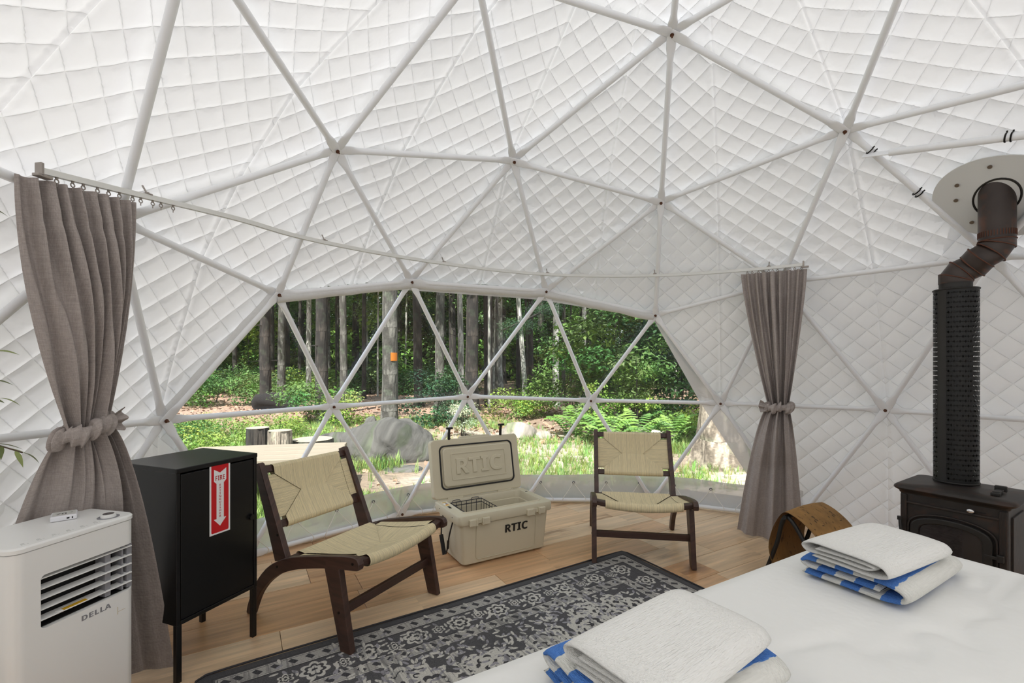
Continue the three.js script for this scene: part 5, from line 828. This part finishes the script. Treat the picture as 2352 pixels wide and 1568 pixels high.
{ // dark hemlock bough sweeping down at mid window
  const t = thing('hemlock_bough', 'dark drooping hemlock bough in front of the pale trunks', 'branch', [1.1, 3.6, -11.2]), P = (x, y) => V3(x, y, 0.2 * Math.sin(x * 3));
  part('limb', tube([P(0.6, 0.5), P(0, 0), P(-0.7, -0.55), P(-1.5, -1.0), P(-2.1, -1.25)], 0.03, 24, 6), M.bark[1], t);
  const tip = spray(260, 0.5, 0.07, 0.02, 0.35), sp = []; for (let k = 0; k < 34; k++) { const s = rnd(); sp.push([mixn(0.5, -2.2, s), mixn(0.4, -1.35, s) - rr(0, 0.35), rr(-0.3, 0.3), rr(0.6, 1.0)]); } leafy(t, sp, 2, tip);
}
// ferns in the sun
{
  const fr = (() => { const P = [], I = []; for (let s = 0; s < 13; s++) for (const q of [-1, 1]) { const t = s / 13, x = t * 0.55, y = 0.32 * Math.sin(t * 2.1), w = 0.13 * Math.sin(Math.PI * Math.min(1, t * 0.86 + 0.14)), b = P.length / 3; P.push(x, y, 0, x + 0.045, y - 0.004, 0, x + 0.05, y - 0.03, q * w, x + 0.015, y - 0.02, q * w * 0.8); I.push(b, b + 1, b + 2, b, b + 2, b + 3); } const g = new THREE.BufferGeometry(); g.setAttribute('position', new THREE.Float32BufferAttribute(P, 3)); g.setIndex(I); g.computeVertexNormals(); return g; })();
  const fm = [0x6f9a35, 0x86ad45, 0x5c8a30].map((c) => phys({ color: c, roughness: 0.6, transmission: 0.4, thickness: 0, side: THREE.DoubleSide }));
  const spots = [[0.75, -7.6, 'bright green fern in front of the right window hub'], [1.3, -7.9, 'tall bright fern right of the right window hub'], [1.7, -7.2, 'bright fern just left of the pale flat rock'], [0.55, -8.5, 'fern behind the sunlit ferns at the forest edge'], [2.35, -7.0, 'low fern in front of the pale flat rock'], [1.1, -6.9, 'nearest bright fern behind the right chair']];
  for (const [x, z, l] of spots) { const t = thing('fern', l, 'fern', [x, gy(x, z), z]), n = 12; for (let k = 0; k < n; k++) { const m = part('frond', fr, fm[k % 3], t); m.rotation.set(0, k / n * 6.283 + rr(-0.3, 0.3), rr(0, 0.5), 'YXZ'); m.scale.setScalar(rr(0.9, 1.35)); } }
}
// rocks
M.rock = [0, 1].map((k) => std({ roughness: 0.95, map: tex(256, 256, (u, v) => { const a = fbm(u * 6 + k * 7, v * 6, 5), m = sstep(0.55, 0.72, fbm(u * 4 + 3, v * 4 + k, 3)), b = k ? [150, 142, 128] : [88, 86, 80], s = 0.6 + 0.75 * a; return [b[0] * s * (1 - 0.16 * m), b[1] * s * (1 - 0.08 * m), b[2] * s * (1 - 0.22 * m)]; }), bumpMap: tex(128, 128, (u, v) => fbm(u * 10, v * 10, 4, 10), false), bumpScale: 0.03 }));
function rock(label, x, z, sx, sy, sz, m, ry = 0, sd = 1) {
  const g = new THREE.IcosahedronGeometry(1, 12), p = g.attributes.position, u = []; for (let i = 0; i < p.count; i++) { const v = V3().fromBufferAttribute(p, i), q = 1 + 0.5 * (fbm(v.x * 1.3 + sd * 3, v.y * 1.3 + v.z * 0.9 + sd, 4) - 0.5) + 0.12 * (fbm(v.z * 4 + sd, v.x * 4 + v.y * 3, 2) - 0.5); v.multiplyScalar(q); if (v.y < -0.25) v.y = -0.25; p.setXYZ(i, v.x * sx, v.y * sy, v.z * sz); u.push(v.x * sx + v.z * 0.3, v.y * sy + v.z * sz * 0.8); }
  g.setAttribute('uv', new THREE.Float32BufferAttribute(u, 2)); const s = mergeVertices(g.deleteAttribute('normal') && g, 1e-4); s.computeVertexNormals();
  const o = part(numbered('rock'), s, M.rock[m], scene); o.position.set(x, gy(x, z), z); o.rotation.y = ry; o.userData = { label, category: 'rock' };
}
rock('large rounded grey boulder behind the left chair', -2.75, -6.05, 0.78, 0.62, 0.6, 0, 0.2, 2);
rock('pale sunlit rock behind the right edge of the cooler lid', -0.6, -8.2, 0.42, 0.3, 0.34, 1, 0.5, 4);
rock('small pale stone right next to the rock behind the cooler lid', -0.05, -8.0, 0.22, 0.16, 0.2, 1, 1.1, 6);
rock('pale flat rock among the ferns at the right', 2.15, -7.75, 0.52, 0.22, 0.34, 1, -0.2, 8);
rock('upright narrow stone behind the boulder', -3.75, -8.4, 0.2, 0.42, 0.18, 0, 0.4, 11);
rock('grey stone left of the boulder near the wide stump', -4.0, -6.9, 0.36, 0.26, 0.3, 0, 0.9, 13);
rock('pale stone between the wide stump and the boulder', -3.55, -6.3, 0.26, 0.18, 0.24, 1, 0.2, 15);
rock('flat stone in the grass in front of the boulder', -2.3, -5.1, 0.26, 0.05, 0.2, 0, 0.2, 17);
rock('small mossy stone left of the stumps', -5.3, -5.2, 0.26, 0.2, 0.22, 0, 0.7, 19);
rock('stone in the sunlit sand right of the boulder', -1.6, -6.9, 0.24, 0.14, 0.2, 1, 0.1, 22);
// stumps, table and burnt log
M.cutEnd = std({ roughness: 0.9, map: canvasTex(256, 256, (c) => { c.fillStyle = '#b3a58e'; c.fillRect(0, 0, 256, 256); for (let r = 124; r > 4; r -= 6) { c.strokeStyle = r % 12 < 6 ? '#9a8a72' : '#877860'; c.lineWidth = 2; c.beginPath(); c.ellipse(128 + Math.sin(r) * 2, 128, r, r * 0.97, 0, 0, 7); c.stroke(); } c.strokeStyle = '#5f5140'; for (let k = 0; k < 5; k++) { c.beginPath(); c.moveTo(128, 128); c.lineTo(128 + 120 * Math.cos(k * 1.3), 128 + 120 * Math.sin(k * 1.3)); c.stroke(); } }) });
function stump(label, x, z, r, h, m) { const t = thing('stump', label, 'stump', [x, gy(x, z), z], rr(0, 6)), g = surf((u, v) => { const a = -u * Math.PI * 2, q = r * (1 + 0.06 * Math.sin(a * 4) + 0.04 * Math.sin(a * 9) + 0.1 * (1 - v)); return V3(q * Math.cos(a), v * h - 0.05, q * Math.sin(a)); }, 36, 6, 2, 0.6, true); part('bark_wall', g, M.bark[m], t); part('cut_top', new THREE.CircleGeometry(r * 1.03, 32).rotateX(-Math.PI / 2).translate(0, h - 0.05, 0), M.cutEnd, t); }
stump('tall dark stump, left one of the pair behind the outdoor table', -4.42, -5.05, 0.15, 0.68, 1);
stump('brown stump, right one of the pair behind the outdoor table', -4.0, -4.86, 0.15, 0.66, 3);
stump('low wide grey stump right of the pair of stumps', -3.68, -5.2, 0.27, 0.48, 0);
{
  const t = thing('outdoor_table', 'low pale weathered wooden table just outside the left part of the window', 'table', [-3.62, gy(-3.6, -3.7), -3.7], 0.22);
  M.paleWood = std({ roughness: 0.8, map: tex(512, 128, (u, v) => { const g = fbm(u * 5, v * 50, 4), s = 0.84 + 0.28 * g; return [146 * s, 135 * s, 116 * s]; }), bumpMap: tex(128, 128, (u, v) => fbm(u * 4, v * 50, 2), false), bumpScale: 0.002 });
  for (let k = 0; k < 4; k++) { const m = part('board', bx(1.75, 0.06, 0.255, 0, 0, 0, 0.012), M.paleWood, t); m.position.set(0.015 * (k % 2), 0.49, -0.39 + k * 0.26); }
  for (const s of [-1, 1]) part('log_leg', cyl(0.16, 0.15, 0.46, s * 0.6, 0.23, 0, 20), M.bark[3], t);
}
{ const t = thing('burnt_log', 'black burnt log lying at the foot of the left trunks', 'log', [-9.0, gy(-9, -15), -14.6], 0.4); part('log_body', surf((u, v) => { const a = -u * 6.283, q = 0.3 * (1 + 0.2 * Math.sin(a * 3 + v * 4)) * (v < 0.02 || v > 0.98 ? 0.3 : 1); return V3((v - 0.5) * 1.5, 0.25 + q * Math.sin(a), q * Math.cos(a)); }, 20, 14, 1, 1, true), std({ color: 0x191513, roughness: 0.95 }), t); }
{ // grass and litter
  const blade = (() => { const P = [], I = []; for (let k = 0; k < 9; k++) { const a = rr(0, 6.28), l = rr(0.06, 0.16), x = rr(-0.04, 0.04), z = rr(-0.04, 0.04), o = rr(0.03, 0.1), b = P.length / 3, c = Math.cos(a), s = Math.sin(a); P.push(x - s * 0.004, 0, z + c * 0.004, x + s * 0.004, 0, z - c * 0.004, x + c * o * 0.4 - s * 0.003, l * 0.6, z + s * o * 0.4 + c * 0.003, x + c * o * 0.4 + s * 0.003, l * 0.6, z + s * o * 0.4 - c * 0.003, x + c * o, l, z + s * o); I.push(b, b + 1, b + 3, b, b + 3, b + 2, b + 2, b + 3, b + 4); } const g = new THREE.BufferGeometry(); g.setAttribute('position', new THREE.Float32BufferAttribute(P, 3)); g.setIndex(I); g.computeVertexNormals(); return g; })();
  const L = []; for (let k = 0; k < 60000 && L.length < 11000; k++) { const d = rr(4.4, 13.5), x = -0.7 + d * rr(-0.8, 0.62), z = 1.75 - d; if (Math.hypot(x, z) < 3.4) continue; const f = fbm(x * 0.7 + 3, z * 0.7, 3), s = sandAndGlare(x, z); const lush = Math.exp(-(((x - 1.3) / 1.3) ** 2 + ((z + 6.6) / 1.1) ** 2)) + Math.exp(-(((x + 2.4) / 1.4) ** 2 + ((z + 5.2) / 0.5) ** 2)) + Math.exp(-(((x + 5.4) / 1.6) ** 2 + ((z + 6.5) / 1.6) ** 2)); if (rnd() > clamp((f - 0.4) * 4 + lush) * (1 - 0.85 * s) + 0.03) continue; L.push([place(x, gy(x, z) - 0.01, z, rr(0, 6.28), rr(0.5, 1.1) * (1 + 0.5 * clamp(lush))), new THREE.Color().setRGB(rr(0.16, 0.3), rr(0.28, 0.42), rr(0.05, 0.1))]); }
  stuff('grass', 'patchy green grass growing in the clearing', 'grass', blade, phys({ color: 0xffffff, roughness: 0.7, transmission: 0.3, thickness: 0, side: THREE.DoubleSide }), L);
  const lf = surf((u, v) => V3((u - 0.5) * 0.07, 0.012 * Math.sin(u * 3.1) + 0.012 * Math.cos(v * 3), (v - 0.5) * 0.05 * (1 - Math.abs(u - 0.5))), 3, 2), Q = [];
  for (let k = 0; k < 9000; k++) { const d = k < 130 ? rr(4.6, 9) : rr(9, 26), x = -0.7 + d * rr(-0.85, 0.65), z = 1.75 - d; if (Math.hypot(x, z) < 3.5) continue; const t = rnd(); Q.push([place(x, gy(x, z) + 0.008, z, rr(0, 6.28), rr(0.8, 1.7), rr(-0.3, 0.3), rr(-0.3, 0.3)), new THREE.Color().setRGB(0.26 + 0.18 * t, 0.15 + 0.12 * t, 0.09 + 0.09 * t)]); }
  stuff('leaf_litter', 'brown fallen leaves scattered over the forest floor', 'leaves', lf, phys({ color: 0xffffff, roughness: 0.9, side: THREE.DoubleSide, transmission: 0.1, thickness: 0 }), Q);
}
renderer.render(scene, camera);
